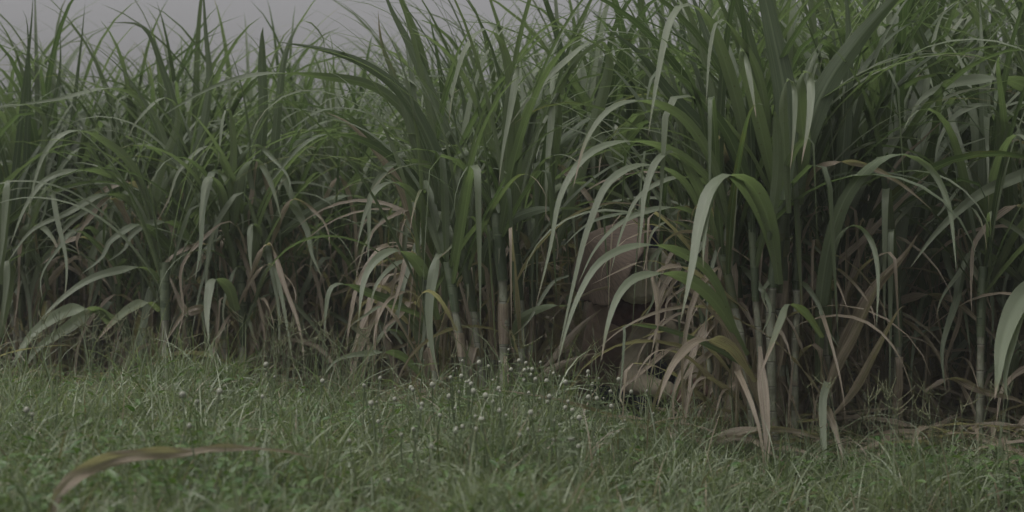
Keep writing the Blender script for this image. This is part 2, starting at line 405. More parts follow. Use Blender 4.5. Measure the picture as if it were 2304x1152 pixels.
def add_stalks(root, b0, stalks, seed, **kw):
    rs = np.random.RandomState(seed)
    for (bx, cx, cy, d, r) in stalks:
        base = P(bx, HY, d); base[2] = float(gz(base[0], base[1])) - 0.02
        ms, mg, md = grow(base - b0, P(cx, cy, d + .08) - b0, rs, r, **kw)
        st = ms.build('stalk', M['stalk'], root); mg.build('foliage', M['leaf'], st)
        if md.n: md.build('dry_foliage', M['leaf'], st)

def hero(root, b0, specs, near=0.0):
    """individually traced blades, each its own part of the clump"""
    for sp in specs:
        pts, d0, d1, wpx, kw = sp; d0 -= near; d1 -= near * 1.15
        mb = MB(); kw = dict(kw)
        lab = kw.pop('label', None)
        traced(mb, pts, d0, d1, wpx, **kw)
        o = mb.build('leaf', M['leaf'], root)
        me = o.data; V = np.empty(len(me.vertices) * 3, np.float32); me.vertices.foreach_get('co', V)
        V = V.reshape(-1, 3) - b0.astype(np.float32); me.vertices.foreach_set('co', V.ravel()); me.update()
        if lab: o['label'] = lab

G = dict
# ---- left edge clump
A, bA = clump('sugarcane clump cut off by the left edge, dark upright blades', [
    (-60, -70, 560, 7.4, .014), (-10, 0, 600, 7.5, .015), (40, 45, 540, 7.7, .014), (80, 95, 620, 7.9, .013), (-100, -110, 520, 7.3, .015)], 11, bias=.5)
# ---- clump B
B, bB = clump('sugarcane clump left of the picture middle, with one thick jointed stalk behind the grass', [
    (372, 368, 610, 7.3, .018), (350, 320, 560, 7.5, .014), (400, 405, 540, 7.5, .014), (300, 250, 600, 7.7, .013), (420, 450, 580, 7.8, .014), (330, 290, 520, 7.9, .013)], 12, bias=.6, Lg=(1.0, 1.3))
C_, bC = clump('sugarcane clump with dense dark drooping fan, second clump from the thick left stalk', [
    (520, 505, 560, 7.3, .016), (560, 575, 540, 7.4, .015), (540, 540, 590, 7.2, .015), (600, 625, 560, 7.7, .014), (490, 470, 600, 7.6, .013)], 13, bias=.6, Lg=(.95, 1.25))
H_, bH = clump('smaller sugarcane clump set back, with many dead brown leaves at its foot', [
    (720, 700, 600, 8.2, .014), (760, 770, 570, 8.3, .014), (800, 820, 560, 8.1, .014), (680, 650, 610, 8.4, .013), (850, 860, 590, 7.9, .014)], 14, bias=.4, n_dry=7)
# ---- clump D (middle)
D_, bD = clump('large sugarcane clump in the middle with bare pale jointed stalks', [
    (1128, 1120, 440, 6.6, .0185), (1158, 1160, 480, 6.65, .0175), (1062, 1005, 500, 6.6, .0165), (985, 955, 560, 6.8, .016), (1090, 1045, 480, 6.7, .016),
    (1180, 1215, 460, 6.8, .014), (1100, 1090, 420, 6.9, .015), (1030, 960, 440, 7.0, .014), (1200, 1250, 480, 7.1, .013), (1040, 1060, 520, 7.0, .014)], 15,
    hs=0.74, bias=.5, Lg=(1.1, 1.5), erect=1.05, n_dry=13)
# ---- clump E (big right)
E_, bE = clump('tallest sugarcane clump, right of the crouching person, with tan dead leaves against its stalks', [
    (1750, 1762, 370, 5.75, .0225), (1700, 1640, 440, 5.8, .017), (1680, 1600, 480, 5.9, .016), (1785, 1800, 380, 5.95, .017), (1725, 1690, 390, 6.0, .016),
    (1860, 1888, 420, 6.0, .019), (1830, 1930, 460, 6.1, .016), (1760, 1740, 360, 6.2, .016), (1660, 1560, 500, 6.2, .015), (1810, 1850, 400, 6.3, .015)], 16,
    hs=0.72, bias=.5, Lg=(1.15, 1.5), Wg=(.04, .062), erect=1.1, n_dry=26)
F_, bF = clump('dark shaded sugarcane clump between the tallest clump and the right edge', [
    (2000, 2010, 560, 6.2, .016), (2070, 2060, 540, 6.4, .015), (2030, 1990, 520, 6.6, .015), (2100, 2130, 560, 6.6, .014)], 17, bias=.4, Lg=(1.1, 1.4), Wg=(.038, .052), n_dry=12)
G_, bG = clump('sugarcane clump at the right edge, bluish stalk over dark ground', [
    (2210, 2215, 580, 6.1, .017), (2260, 2290, 560, 6.2, .016), (2330, 2350, 520, 6.1, .017), (2190, 2160, 540, 6.5, .014), (2400, 2420, 500, 6.3, .016)], 18, bias=.5, Lg=(1.1, 1.4), Wg=(.038, .055), n_dry=12)

FK = dict(hs=.84, n_green=7, n_dry=3, age=.0, erect=1.25)
add_stalks(D_, bD, [(1128, 1116, 480, 6.10, .0185), (1160, 1152, 520, 6.14, .0165), (1070, 1008, 590, 6.10, .0155), (1094, 1040, 560, 6.16, .015), (996, 958, 630, 6.2, .014), (1183, 1196, 560, 6.5, .013)], 61, **FK)
add_stalks(E_, bE, [(1752, 1763, 430, 5.6, .0185), (1868, 1886, 480, 5.75, .0155), (1700, 1612, 520, 5.56, .0135), (1722, 1690, 500, 5.6, .0125), (1786, 1798, 440, 5.66, .014), (1666, 1566, 560, 5.75, .012)], 62, **FK)
add_stalks(B, bB, [(372, 368, 590, 6.95, .0175)], 63, **FK)
add_stalks(G_, bG, [(2206, 2214, 600, 5.75, .0145), (1998, 2012, 640, 5.85, .0145)], 64, **FK)
hero(E_, bE, [
    ([(1752, 640), (1735, 520), (1700, 430), (1648, 394), (1600, 425), (1575, 500), (1556, 610), (1530, 728)], 5.75, 5.2, 44, G(roll=.45, rnd=.9, cols=8)),
    ([(1745, 600), (1715, 490), (1670, 420), (1625, 400), (1598, 450), (1585, 530), (1582, 605)], 5.78, 5.3, 30, G(roll=.2, rnd=.85)),
    ([(1775, 480), (1765, 330), (1762, 220), (1772, 176), (1788, 200), (1787, 290), (1778, 385)], 5.75, 5.55, 25, G(roll=.2, rnd=.95, age=.12)),
    ([(1800, 460), (1808, 330), (1800, 220), (1806, 164), (1824, 170), (1822, 260), (1803, 370)], 5.95, 5.5, 36, G(roll=.15, rnd=1.0, age=.1)),
    ([(1745, 440), (1705, 260), (1668, 130), (1663, 110), (1676, 118), (1690, 190), (1702, 268)], 5.9, 5.5, 36, G(roll=.2, rnd=.98)),
    ([(1690, 450), (1660, 240), (1600, 60), (1545, 10), (1508, 50), (1484, 150), (1457, 312)], 6.0, 5.5, 34, G(roll=.4, rnd=.9)),
    ([(1740, 420), (1710, 180), (1650, 70), (1617, 46), (1598, 110), (1588, 242)], 6.0, 5.6, 22, G(roll=.3, rnd=.8)),
    ([(1640, 500), (1600, 360), (1530, 260), (1440, 228), (1370, 248), (1318, 320), (1288, 428)], 5.8, 5.4, 27, G(roll=.4, rnd=.9, age=.25)),
    ([(1640, 520), (1590, 400), (1500, 335), (1400, 320), (1318, 352), (1262, 440), (1238, 560), (1205, 690)], 5.85, 5.4, 24, G(roll=.4, rnd=.85, age=.05)),
    ([(1620, 560), (1570, 420), (1520, 345), (1478, 362), (1452, 430), (1444, 500), (1437, 575)], 5.9, 5.5, 26, G(roll=.3, rnd=.9)),
    ([(1600, 540), (1540, 410), (1450, 372), (1370, 410), (1325, 510), (1300, 600), (1255, 800)], 5.9, 5.45, 22, G(roll=.4, rnd=.8)),
    ([(1660, 760), (1600, 620), (1510, 560), (1420, 556), (1350, 590), (1305, 660), (1275, 740), (1252, 830)], 5.85, 5.3, 27, G(roll=.35, rnd=.9)),
    ([(1680, 800), (1610, 680), (1530, 622), (1440, 622), (1395, 660), (1368, 730), (1352, 815)], 5.85, 5.3, 34, G(roll=.3, rnd=.95, age=.1)),
    ([(1690, 830), (1600, 780), (1500, 742), (1412, 732), (1406, 750), (1400, 830), (1392, 925)], 5.8, 5.5, 13, G(roll=.1, rnd=.4, base=.8)),
    ([(1680, 700), (1600, 640), (1530, 600), (1470, 620), (1478, 660), (1478, 740), (1452, 850)], 5.9, 5.6, 18, G(roll=1.0, rnd=.5, age=.9, wavy=.4)),
    ([(1700, 860), (1640, 780), (1575, 766), (1530, 800), (1500, 850), (1478, 915)], 5.8, 5.4, 32, G(roll=.3, rnd=.9, age=.78, wavy=.2)),
    ([(1700, 740), (1620, 700), (1560, 690), (1480, 702), (1400, 740), (1340, 790)], 5.9, 5.7, 12, G(roll=.4, rnd=.9, age=.8, wavy=.3)),
    ([(1650, 520), (1600, 420), (1520, 400), (1440, 440), (1400, 520), (1372, 620)], 6.0, 5.8, 16, G(roll=.4, rnd=.8)),
    ([(1620, 560), (1560, 480), (1480, 470), (1400, 500), (1340, 560), (1300, 640)], 6.05, 5.9, 18, G(roll=.4, rnd=.7)),
    ([(1640, 640), (1580, 540), (1520, 500), (1470, 520), (1450, 600), (1440, 640)], 6.1, 6.0, 12, G(roll=.4, rnd=.9, age=.4)),
    ([(1600, 600), (1540, 560), (1470, 500), (1420, 480), (1330, 500), (1260, 560)], 6.1, 6.05, 16, G(roll=.5, rnd=.2)),
    ([(1660, 860), (1640, 740), (1600, 650), (1550, 600), (1500, 580)], 6.0, 6.0, 22, G(roll=.4, rnd=.3)),
    ([(1670, 900), (1620, 760), (1560, 640), (1520, 560), (1470, 480), (1440, 420)], 6.1, 6.1, 22, G(roll=.4, rnd=.15)),
    ([(1680, 920), (1600, 850), (1540, 800), (1480, 790), (1440, 830), (1425, 880)], 5.95, 5.8, 12, G(roll=.4, rnd=.9, age=.9, wavy=.4)),
    ([(1690, 940), (1640, 880), (1590, 850), (1560, 870), (1545, 930)], 5.9, 5.8, 14, G(roll=.4, rnd=.8, age=.9, wavy=.4)),
    ([(1700, 900), (1660, 760), (1630, 640), (1600, 540), (1560, 500), (1500, 495)], 6.0, 6.1, 18, G(roll=.4, rnd=.9, age=.85, wavy=.3)),
    ([(1840, 860), (1850, 640), (1890, 470), (1960, 372), (2030, 345), (2095, 378), (2135, 460), (2148, 560), (2152, 615)], 6.0, 5.5, 40, G(roll=.5, rnd=.55)),
    ([(1800, 460), (1830, 385), (1880, 364), (1950, 372), (2030, 415), (2100, 475)], 6.0, 5.7, 20, G(roll=.5, rnd=.9, age=.85, wavy=.25)),
    ([(1870, 800), (1860, 640), (1880, 540), (1925, 505), (1962, 545), (1976, 620), (1972, 740)], 6.0, 5.6, 24, G(roll=.4, rnd=.75)),
    ([(1850, 760), (1812, 705), (1775, 686), (1758, 720), (1735, 780), (1708, 850)], 5.75, 5.4, 24, G(roll=.4, rnd=.95, age=.4)),
    ([(1790, 700), (1850, 620), (1940, 540), (2040, 440), (2150, 330)], 6.1, 6.2, 17, G(roll=.4, rnd=.4, age=.95, wavy=.2)),
    ([(1870, 760), (1910, 640), (2000, 400), (2080, 310), (2150, 245)], 6.1, 6.3, 15, G(roll=.3, rnd=.2, age=.95, wavy=.2)),
    ([(1850, 900), (1900, 780), (1960, 660), (2030, 580), (2070, 520)], 6.05, 5.9, 40, G(roll=.5, rnd=.7, age=.85, wavy=.25)),
    ([(1840, 940), (1880, 830), (1930, 740), (1970, 650), (2000, 600)], 5.95, 5.7, 24, G(roll=.4, rnd=.9, age=.82)),
    ([(1870, 940), (1920, 880), (1970, 790), (2020, 700), (2040, 690)], 5.9, 5.6, 22, G(roll=.4, rnd=.9, age=.75)),
    ([(1710, 780), (1715, 850), (1722, 930), (1726, 1010), (1720, 1085)], 5.65, 5.45, 28, G(roll=.2, rnd=.95, age=.8, base=.7)),
    ([(1850, 980), (1845, 930), (1856, 912), (1874, 950), (1890, 1000), (1902, 1050)], 5.8, 5.6, 22, G(roll=.4, rnd=.6, age=.8, wavy=.3)),
    ([(1862, 860), (1852, 900), (1852, 965), (1856, 1030), (1860, 1092)], 5.75, 5.5, 20, G(roll=.15, rnd=.7, age=.25, base=.85)),
    ([(1640, 820), (1600, 730), (1560, 660), (1500, 600), (1440, 590), (1330, 640)], 6.0, 6.1, 14, G(roll=.4, rnd=.9, age=.85, wavy=.2)),
    ([(1690, 960), (1660, 820), (1620, 700), (1590, 600), (1600, 480)], 5.9, 6.0, 24, G(roll=.3, rnd=.8, age=.8, wavy=.2)),
    ([(1740, 1000), (1700, 880), (1650, 760), (1600, 700), (1540, 640)], 5.85, 5.8, 20, G(roll=.4, rnd=.9, age=.85, wavy=.3)),
    ([(1700, 560), (1690, 380), (1640, 200), (1590, 80), (1540, -60)], 6.0, 6.2, 40, G(roll=.4, rnd=.2)),
    ([(1765, 450), (1770, 250), (1740, 80), (1700, -100), (1690, -200)], 5.8, 5.9, 62, G(roll=.3, rnd=.25, cols=8)),
    ([(1790, 420), (1840, 230), (1930, 90), (2040, -30), (2100, -80)], 5.9, 5.9, 60, G(roll=.5, rnd=.3, cols=8)),
    ([(1720, 520), (1660, 400), (1580, 290), (1500, 200), (1440, 120), (1360, 60)], 6.0, 6.0, 40, G(roll=.6, rnd=.1)),
    ([(1880, 500), (1900, 300), (1910, 100), (1900, -60)], 6.0, 6.1, 36, G(roll=.3, rnd=.3)),
    ([(1730, 540), (1750, 380), (1745, 260), (1738, 255)], 5.65, 5.6, 24, G(roll=.2, rnd=.6, p=8)),
    ([(1740, 560), (1700, 470), (1650, 330), (1600, 250), (1520, 170), (1470, 170), (1450, 260)], 5.9, 5.6, 34, G(roll=.5, rnd=.15)),
], near=.28)
hero(F_, bF, [
    ([(2000, 700), (1985, 560), (2010, 450), (2060, 400), (2140, 360)], 6.2, 5.9, 20, G(roll=.4, rnd=.8)),
    ([(2060, 660), (2100, 500), (2090, 400), (2040, 330)], 6.4, 6.2, 22, G(roll=.4, rnd=.5)),
    ([(1980, 760), (1990, 700), (2060, 665), (2140, 672), (2230, 750), (2260, 790)], 6.2, 5.8, 24, G(roll=.4, rnd=.9, age=.8, wavy=.2)),
    ([(2060, 640), (2080, 575), (2150, 565), (2200, 620), (2232, 700)], 6.2, 5.8, 28, G(roll=.4, rnd=.8, age=.45)),
    ([(2010, 700), (2020, 860), (2110, 870), (2200, 905)], 6.3, 6.1, 20, G(roll=.4, rnd=.7, age=.85, wavy=.2)),
    ([(2140, 840), (2160, 760), (2120, 680), (2080, 640)], 6.3, 6.3, 34, G(roll=.3, rnd=.05)),
])
hero(G_, bG, [
    ([(2390, 600), (2330, 640), (2285, 690), (2255, 770), (2246, 840), (2238, 900)], 5.6, 5.0, 52, G(roll=.3, rnd=1.0, age=.08, cols=8)),
    ([(2380, 700), (2330, 650), (2300, 690), (2275, 780), (2262, 850), (2268, 905)], 5.6, 5.05, 30, G(roll=.2, rnd=.9)),
    ([(2420, 340), (2304, 392), (2200, 440), (2110, 520), (2045, 606)], 6.0, 5.6, 30, G(roll=.4, rnd=.9)),
    ([(2420, 300), (2300, 192), (2190, 180), (2100, 205), (2060, 240), (2046, 278)], 6.1, 5.8, 42, G(roll=.4, rnd=.8)),
    ([(2215, 580), (2220, 440), (2250, 330), (2230, 240), (2150, 260), (2110, 330), (2105, 420)], 6.1, 5.8, 26, G(roll=.4, rnd=.7)),
    ([(2290, 560), (2260, 400), (2200, 230), (2120, 170), (2060, 50), (2020, 60)], 6.3, 6.2, 36, G(roll=.4, rnd=.2)),
    ([(2215, 650), (2200, 560), (2120, 480), (2030, 470), (1990, 540), (1972, 680)], 6.1, 5.9, 28, G(roll=.4, rnd=.7)),
    ([(2400, 480), (2304, 500), (2230, 540), (2180, 600)], 6.2, 6.0, 34, G(roll=.3, rnd=.4)),
    ([(2260, 700), (2240, 560), (2170, 520), (2110, 540)], 6.4, 6.2, 32, G(roll=.3, rnd=.1)),
    ([(2400, 840), (2330, 820), (2260, 870), (2240, 960)], 5.9, 5.7, 18, G(roll=.4, rnd=.8, age=.85, wavy=.3)),
    ([(2420, 900), (2330, 920), (2270, 990)], 5.7, 5.5, 26, G(roll=.4, rnd=.8, age=.75, wavy=.3)),
])
hero(D_, bD, [
    ([(1085, 640), (1095, 560), (1140, 500), (1220, 470), (1330, 470)], 6.6, 6.3, 36, G(roll=.5, rnd=.35)),
    ([(1130, 560), (1140, 330), (1150, 180), (1165, 139), (1166, 150), (1150, 240), (1130, 350), (1122, 420)], 6.6, 6.2, 32, G(roll=.2, rnd=.85)),
    ([(1200, 560), (1240, 380), (1256, 230), (1248, 218), (1238, 300), (1230, 400), (1228, 500)], 6.7, 6.3, 30, G(roll=.2, rnd=.85, age=.1)),
    ([(1150, 560), (1160, 300), (1135, 120), (1092, 66), (1048, 110), (1022, 190), (1010, 275)], 6.6, 6.2, 34, G(roll=.4, rnd=.85)),
    ([(1130, 540), (1200, 330), (1280, 160), (1360, 88), (1430, 92)], 6.6, 6.4, 26, G(roll=.5, rnd=.8)),
    ([(1250, 560), (1330, 300), (1370, 140), (1340, 92), (1270, 140), (1200, 210), (1144, 285)], 6.8, 6.4, 34, G(roll=.4, rnd=.9)),
    ([(1060, 600), (1000, 400), (920, 230), (830, 150), (730, 112), (620, 93)], 6.6, 6.6, 40, G(roll=.5, rnd=.2)),
    ([(1050, 640), (960, 440), (860, 340), (770, 305), (690, 320), (600, 420)], 6.7, 6.6, 30, G(roll=.5, rnd=.15)),
    ([(1010, 520), (940, 300), (850, 200), (720, 172), (580, 168), (470, 200), (345, 272)], 6.8, 6.9, 28, G(roll=.4, rnd=.4)),
    ([(1000, 600), (950, 470), (900, 414), (850, 425), (822, 480), (800, 570)], 6.6, 6.4, 24, G(roll=.4, rnd=.85)),
    ([(985, 720), (950, 610), (900, 566), (852, 580), (820, 630), (806, 722)], 6.6, 6.2, 32, G(roll=.3, rnd=.9)),
    ([(1000, 700), (1000, 600), (990, 572), (975, 620), (966, 700), (972, 780), (990, 862)], 6.5, 6.3, 30, G(roll=.3, rnd=.7, age=.2)),
    ([(960, 640), (930, 570), (915, 580), (900, 640), (876, 720)], 6.6, 6.4, 16, G(roll=.3, rnd=.9, age=.85)),
    ([(960, 720), (930, 660), (880, 670), (850, 720), (838, 790)], 6.7, 6.4, 12, G(roll=.4, rnd=.9, age=.85, wavy=.3)),
    ([(1150, 780), (1170, 720), (1230, 690), (1290, 688)], 6.5, 6.2, 26, G(roll=.4, rnd=.85)),
    ([(960, 760), (900, 690), (830, 660), (770, 640), (740, 660), (728, 760)], 6.8, 6.6, 26, G(roll=.4, rnd=.5)),
    ([(960, 860), (900, 800), (830, 795), (760, 810), (725, 850)], 6.6, 6.3, 22, G(roll=.4, rnd=.8)),
    ([(1030, 620), (930, 430), (860, 340), (780, 260), (720, 250), (640, 300)], 6.9, 6.8, 30, G(roll=.4, rnd=.3)),
    ([(1060, 560), (1000, 300), (930, 120), (880, 20), (850, -60)], 6.9, 7.0, 40, G(roll=.4, rnd=.4)),
    ([(1000, 620), (960, 420), (900, 210), (860, 100), (850, 20)], 6.8, 6.8, 30, G(roll=.4, rnd=.6, age=.3)),
    ([(980, 600), (930, 500), (890, 400), (800, 290), (730, 250)], 6.8, 6.8, 24, G(roll=.3, rnd=.9, age=.9)),
    ([(1220, 830), (1250, 800), (1300, 740), (1360, 690)], 6.5, 6.6, 20, G(roll=.4, rnd=.8, age=.8)),
    ([(1180, 880), (1240, 830), (1320, 800), (1360, 795)], 6.4, 6.4, 18, G(roll=.4, rnd=.9, age=.7)),
    ([(1280, 620), (1240, 640), (1190, 720), (1150, 760)], 6.4, 6.3, 10, G(roll=.4, rnd=.9, age=.2)),
], near=.22)
hero(B, bB, [
    ([(368, 640), (330, 605), (270, 608), (200, 630), (130, 680), (70, 745)], 7.2, 6.8, 22, G(roll=.4, rnd=.85, age=.15)),
    ([(360, 700), (330, 680), (290, 696), (250, 730), (220, 765)], 7.1, 6.7, 26, G(roll=.4, rnd=.9, age=.42)),
    ([(260, 720), (200, 695), (140, 705), (70, 755), (20, 835)], 6.9, 6.5, 34, G(roll=.3, rnd=.85)),
    ([(250, 730), (210, 700), (150, 740), (90, 780), (55, 830)], 6.9, 6.6, 34, G(roll=.3, rnd=.8)),
    ([(350, 560), (300, 460), (230, 440), (150, 480), (70, 520), (10, 600)], 7.4, 7.0, 22, G(roll=.4, rnd=.8)),
    ([(330, 480), (260, 400), (180, 385), (110, 400), (60, 460), (20, 560)], 7.4, 7.0, 20, G(roll=.4, rnd=.85)),
    ([(370, 560), (300, 380), (220, 310), (160, 296), (110, 330), (80, 400), (62, 490)], 7.4, 7.0, 24, G(roll=.4, rnd=.85)),
    ([(380, 620), (420, 700), (460, 690), (420, 700), (390, 740), (355, 800)], 7.1, 6.9, 16, G(roll=.4, rnd=.9, age=.7)),
    ([(400, 560), (380, 360), (330, 240), (250, 200), (120, 225), (-20, 245)], 7.5, 7.4, 22, G(roll=.5, rnd=.7)),
    ([(380, 560), (400, 300), (360, 140), (320, 60), (240, 50)], 7.5, 7.4, 26, G(roll=.5, rnd=.3)),
    ([(400, 520), (440, 360), (470, 200), (462, 60), (455, -60)], 7.5, 7.6, 24, G(roll=.3, rnd=.4)),
    ([(340, 560), (350, 420), (400, 270), (370, 220), (310, 270), (285, 320)], 7.4, 7.1, 24, G(roll=.4, rnd=.9)),
])
hero(C_, bC, [
    ([(530, 700), (515, 650), (490, 630), (474, 640), (466, 700), (470, 772)], 7.1, 6.8, 28, G(roll=.2, rnd=.9, base=.8)),
    ([(560, 600), (580, 520), (566, 508), (562, 560), (566, 615)], 7.2, 7.0, 22, G(roll=.2, rnd=.9, base=.8)),
    ([(520, 540), (540, 400), (575, 358), (605, 400), (622, 450), (634, 500)], 7.2, 7.0, 26, G(roll=.4, rnd=.9)),
    ([(510, 520), (525, 340), (515, 245), (502, 270), (495, 320), (490, 375)], 7.3, 7.0, 20, G(roll=.2, rnd=.9)),
    ([(510, 540), (500, 440), (475, 398), (460, 420), (455, 460), (449, 512)], 7.2, 6.9, 24, G(roll=.2, rnd=.9)),
    ([(560, 560), (620, 400), (690, 300), (760, 270), (840, 330)], 7.4, 7.3, 22, G(roll=.5, rnd=.6)),
    ([(600, 560), (620, 300), (640, 130), (680, 46), (725, 80), (730, 130)], 7.4, 7.3, 26, G(roll=.4, rnd=.35)),
    ([(560, 540), (590, 300), (590, 140), (590, 70), (592, 60)], 7.4, 7.4, 22, G(roll=.3, rnd=.3, p=9)),
    ([(600, 560), (640, 520), (720, 460), (800, 440), (880, 490)], 7.4, 7.3, 26, G(roll=.5, rnd=.5)),
    ([(575, 760), (590, 690), (610, 610), (640, 560)], 7.4, 7.4, 16, G(roll=.3, rnd=.3, age=.95)),
])
hero(A, bA, [
    ([(0, 640), (30, 420), (55, 200), (70, 60), (75, -20)], 7.5, 7.5, 20, G(roll=.3, rnd=.1)),
    ([(50, 600), (60, 350), (65, 200), (62, 60), (50, 20)], 7.6, 7.6, 20, G(roll=.3, rnd=.1)),
    ([(80, 600), (90, 350), (132, 180), (136, 60)], 7.7, 7.7, 18, G(roll=.3, rnd=.2)),
    ([(90, 620), (150, 350), (180, 120), (192, 0)], 7.8, 7.8, 16, G(roll=.3, rnd=.2)),
    ([(0, 640), (10, 480), (22, 400), (14, 440), (4, 560), (-10, 640)], 7.2, 7.0, 26, G(roll=.2, rnd=.8)),
    ([(60, 600), (100, 300), (70, 240), (0, 240), (-40, 260)], 7.5, 7.3, 22, G(roll=.4, rnd=.7)),
    ([(0, 760), (20, 640), (18, 582), (14, 640), (4, 740)], 7.1, 7.0, 26, G(roll=.2, rnd=.9)),
])

def arcs(root, b0, seed, n, xr, yr, d, dry, out=(60, 220), rise=(0, 110), fall=(60, 330), w=(12, 26)):
    """loose arching blades leaving the clump on both sides"""
    rs = np.random.RandomState(seed); specs = []
    for i in range(n):
        x0, y0 = rs.uniform(*xr), rs.uniform(*yr); sg = rs.choice([-1, 1]); ox = sg * rs.uniform(*out); up_ = rs.uniform(*rise)
        fl = rs.uniform(*fall); k = rs.uniform(.35, .6)
        isdry = rs.uniform() < dry
        pts = [(x0, y0 + 60), (x0 + ox * .12, y0), (x0 + ox * k, y0 - up_), (x0 + ox * (.8 + rs.uniform(-.08, .1)), y0 - up_ + fl * .3), (x0 + ox * (.95 + rs.uniform(-.1, .12)), y0 - up_ + fl * .65), (x0 + ox * (1 + rs.uniform(-.15, .2)), y0 - up_ + fl)]
        dd = d + rs.uniform(-.1, .3)
        ww = rs.uniform(*w) * (.8 if isdry else 1)
        specs.append((pts, dd, dd - rs.uniform(.0, .45), ww, G(roll=rs.uniform(.1, .7), rnd=rs.uniform(.3, 1), age=rs.uniform(.7, 1) if isdry else rs.uniform(0, .3), wavy=.35 if isdry else .06, seg=22, cols=4)))
    hero(root, b0, specs)
arcs(A, bA, 201, 16, (-60, 110), (420, 740), 7.4, .3, out=(40, 170))
arcs(B, bB, 202, 30, (260, 430), (400, 740), 7.3, .35)
arcs(C_, bC, 203, 30, (480, 640), (400, 740), 7.2, .35, out=(50, 180))
arcs(H_, bH, 204, 34, (660, 880), (420, 790), 7.8, .55, out=(50, 180), w=(10, 20))
arcs(D_, bD, 205, 18, (940, 1230), (340, 620), 6.6, .25, out=(60, 230))
arcs(D_, bD, 215, 26, (940, 1000), (560, 800), 6.6, .5, out=(60, 200))
arcs(E_, bE, 206, 44, (1600, 1860), (480, 860), 5.9, .75, out=(50, 200), rise=(-60, 90))
arcs(F_, bF, 207, 30, (1980, 2130), (400, 860), 6.3, .5)
arcs(G_, bG, 208, 30, (2180, 2380), (300, 860), 6.1, .45)
arcs(E_, bE, 209, 10, (1600, 1680), (440, 700), 6.0, .3, out=(-200, -90) if False else (90, 200))

# ------------------------------------------------------------------ the field behind: clumps copied in rows
def proto(seed, n, hmin, hmax, **kw):
    rs = np.random.RandomState(seed)
    root = empty('sugarcane_clump')
    for i in range(n):
        a = rs.uniform(0, 6.28); r = rs.uniform(0.03, 0.2)
        base = np.array([math.cos(a) * r, math.sin(a) * r, -0.02])
        top = base + np.array([math.cos(a) * rs.uniform(0, .14), math.sin(a) * rs.uniform(0, .14), rs.uniform(hmin, hmax)])
        ms, mg, md = grow(base, top, rs, rs.uniform(.012, .016), seg=10, cols=2, seg_dry=8, **kw)
        st = ms.build('stalk', M['stalk'], root); mg.build('foliage', M['leaf'], st)
        if md.n: md.build('dry_foliage', M['leaf'], st)
    return root
def copy_tree(o, parent=None):
    c = o.copy(); COL.objects.link(c); c.parent = parent
    for ch in o.children: copy_tree(ch, c)
    return c
LB = 'sugarcane clump deeper in the field, seen in pieces behind the front row'
protos = [proto(101, 8, .75, 1.0, n_dry=9), proto(102, 8, .7, .95, n_dry=10), proto(103, 8, .8, 1.05, n_dry=9, erect=1.2), proto(104, 8, .75, 1.0, n_dry=8, erect=.9)]
for p_ in protos: tag(p_, LB, 'sugarcane', 'clumps of the field behind the front row')
kids = {id(p_): list(p_.children) for p_ in protos}
rs = np.random.RandomState(5); used = set(); cnt = 0
front = lambda px: np.interp(px, [-200, 400, 900, 1200, 1500, 1800, 2400], [8.3, 8.2, 8.3, 7.6, 7.5, 6.9, 6.9])
for row in range(8):
    dy = row * 0.95
    d_mid = 7.6 + dy
    halfw = 1350 / FPX * (d_mid + 1) + 0.2
    x = -halfw
    while x < halfw:
        xx = x + rs.uniform(-.12, .12); px = 1152 + xx / d_mid * FPX
        yy = front(px) + dy + rs.uniform(-.18, .18)
        k = rs.randint(4)
        if row > 4 and px > 1000:            # hidden behind the taller right part of the field
            if rs.uniform() < 0.45: x += .5; continue
        o = protos[k] if k not in used else copy_tree(protos[k]); used.add(k)
        s = rs.uniform(.92, 1.12) * np.interp(px, [0, 900, 1300, 1900], [1.08, 1.09, 1.15, 1.32]) * (1 + 0.012 * dy)
        o.location = (xx, yy, float(gz(xx, yy))); o.rotation_euler = (0, 0, rs.uniform(0, 6.28)); o.scale = (s, s, s)
        cnt += 1; x += rs.uniform(.46, .64)
for i, (dd, mx) in enumerate(((5.6, 1.3), (4.9, 1.25), (4.2, 1.25), (3.5, 1.3), (2.8, 1.4), (5.2, 1.9), (4.4, 1.9), (3.6, 2.0))):  # out-of-view clumps, added to continue the row and shade the right side
    o = copy_tree(protos[i % 4]); o.location = (1152 / FPX * dd + mx, dd, 0); o.rotation_euler = (0, 0, i * 1.7); o.scale = (1.25,) * 3
    o['label'] = 'unseen sugarcane clump added past the right edge to shade that side of the row'; o['group'] = 'added shading clumps beyond the right edge'
print('background clumps', cnt)

# ------------------------------------------------------------------ litter of dead leaves on the soil of the field
mb = MB(); rs = np.random.RandomState(21)
for i in range(2300):
    d = rs.uniform(5.5, 9.5); px = rs.uniform(-150, 2450); x = (px - 1152) / FPX * d
    if px < 1650 and d < 6.5: d = rs.uniform(6.5, 9); x = (px - 1152) / FPX * d
    if i % 11 == 0: d = rs.uniform(5.45, 6.4); px = rs.uniform(1480, 2400); x = (px - 1152) / FPX * d
    p0 = np.array([x, d, float(gz(x, d)) + rs.uniform(.005, .16)])
    leaf(mb, p0, rs.uniform(0, 6.28), rs.uniform(-.1, .5), rs.uniform(.25, .7), rs.uniform(.012, .034), rs.uniform(.2, 1.0), 1.2, None, rs, rs.uniform(.75, 1.0), 9, 2, twist=2.5, wavy=.3, curl=1.2)
o = mb.build('leaf_litter', M['leaf']); tag(o, 'tangled dead cane leaves covering the soil between the stalks', 'leaf litter', kind='stuff')

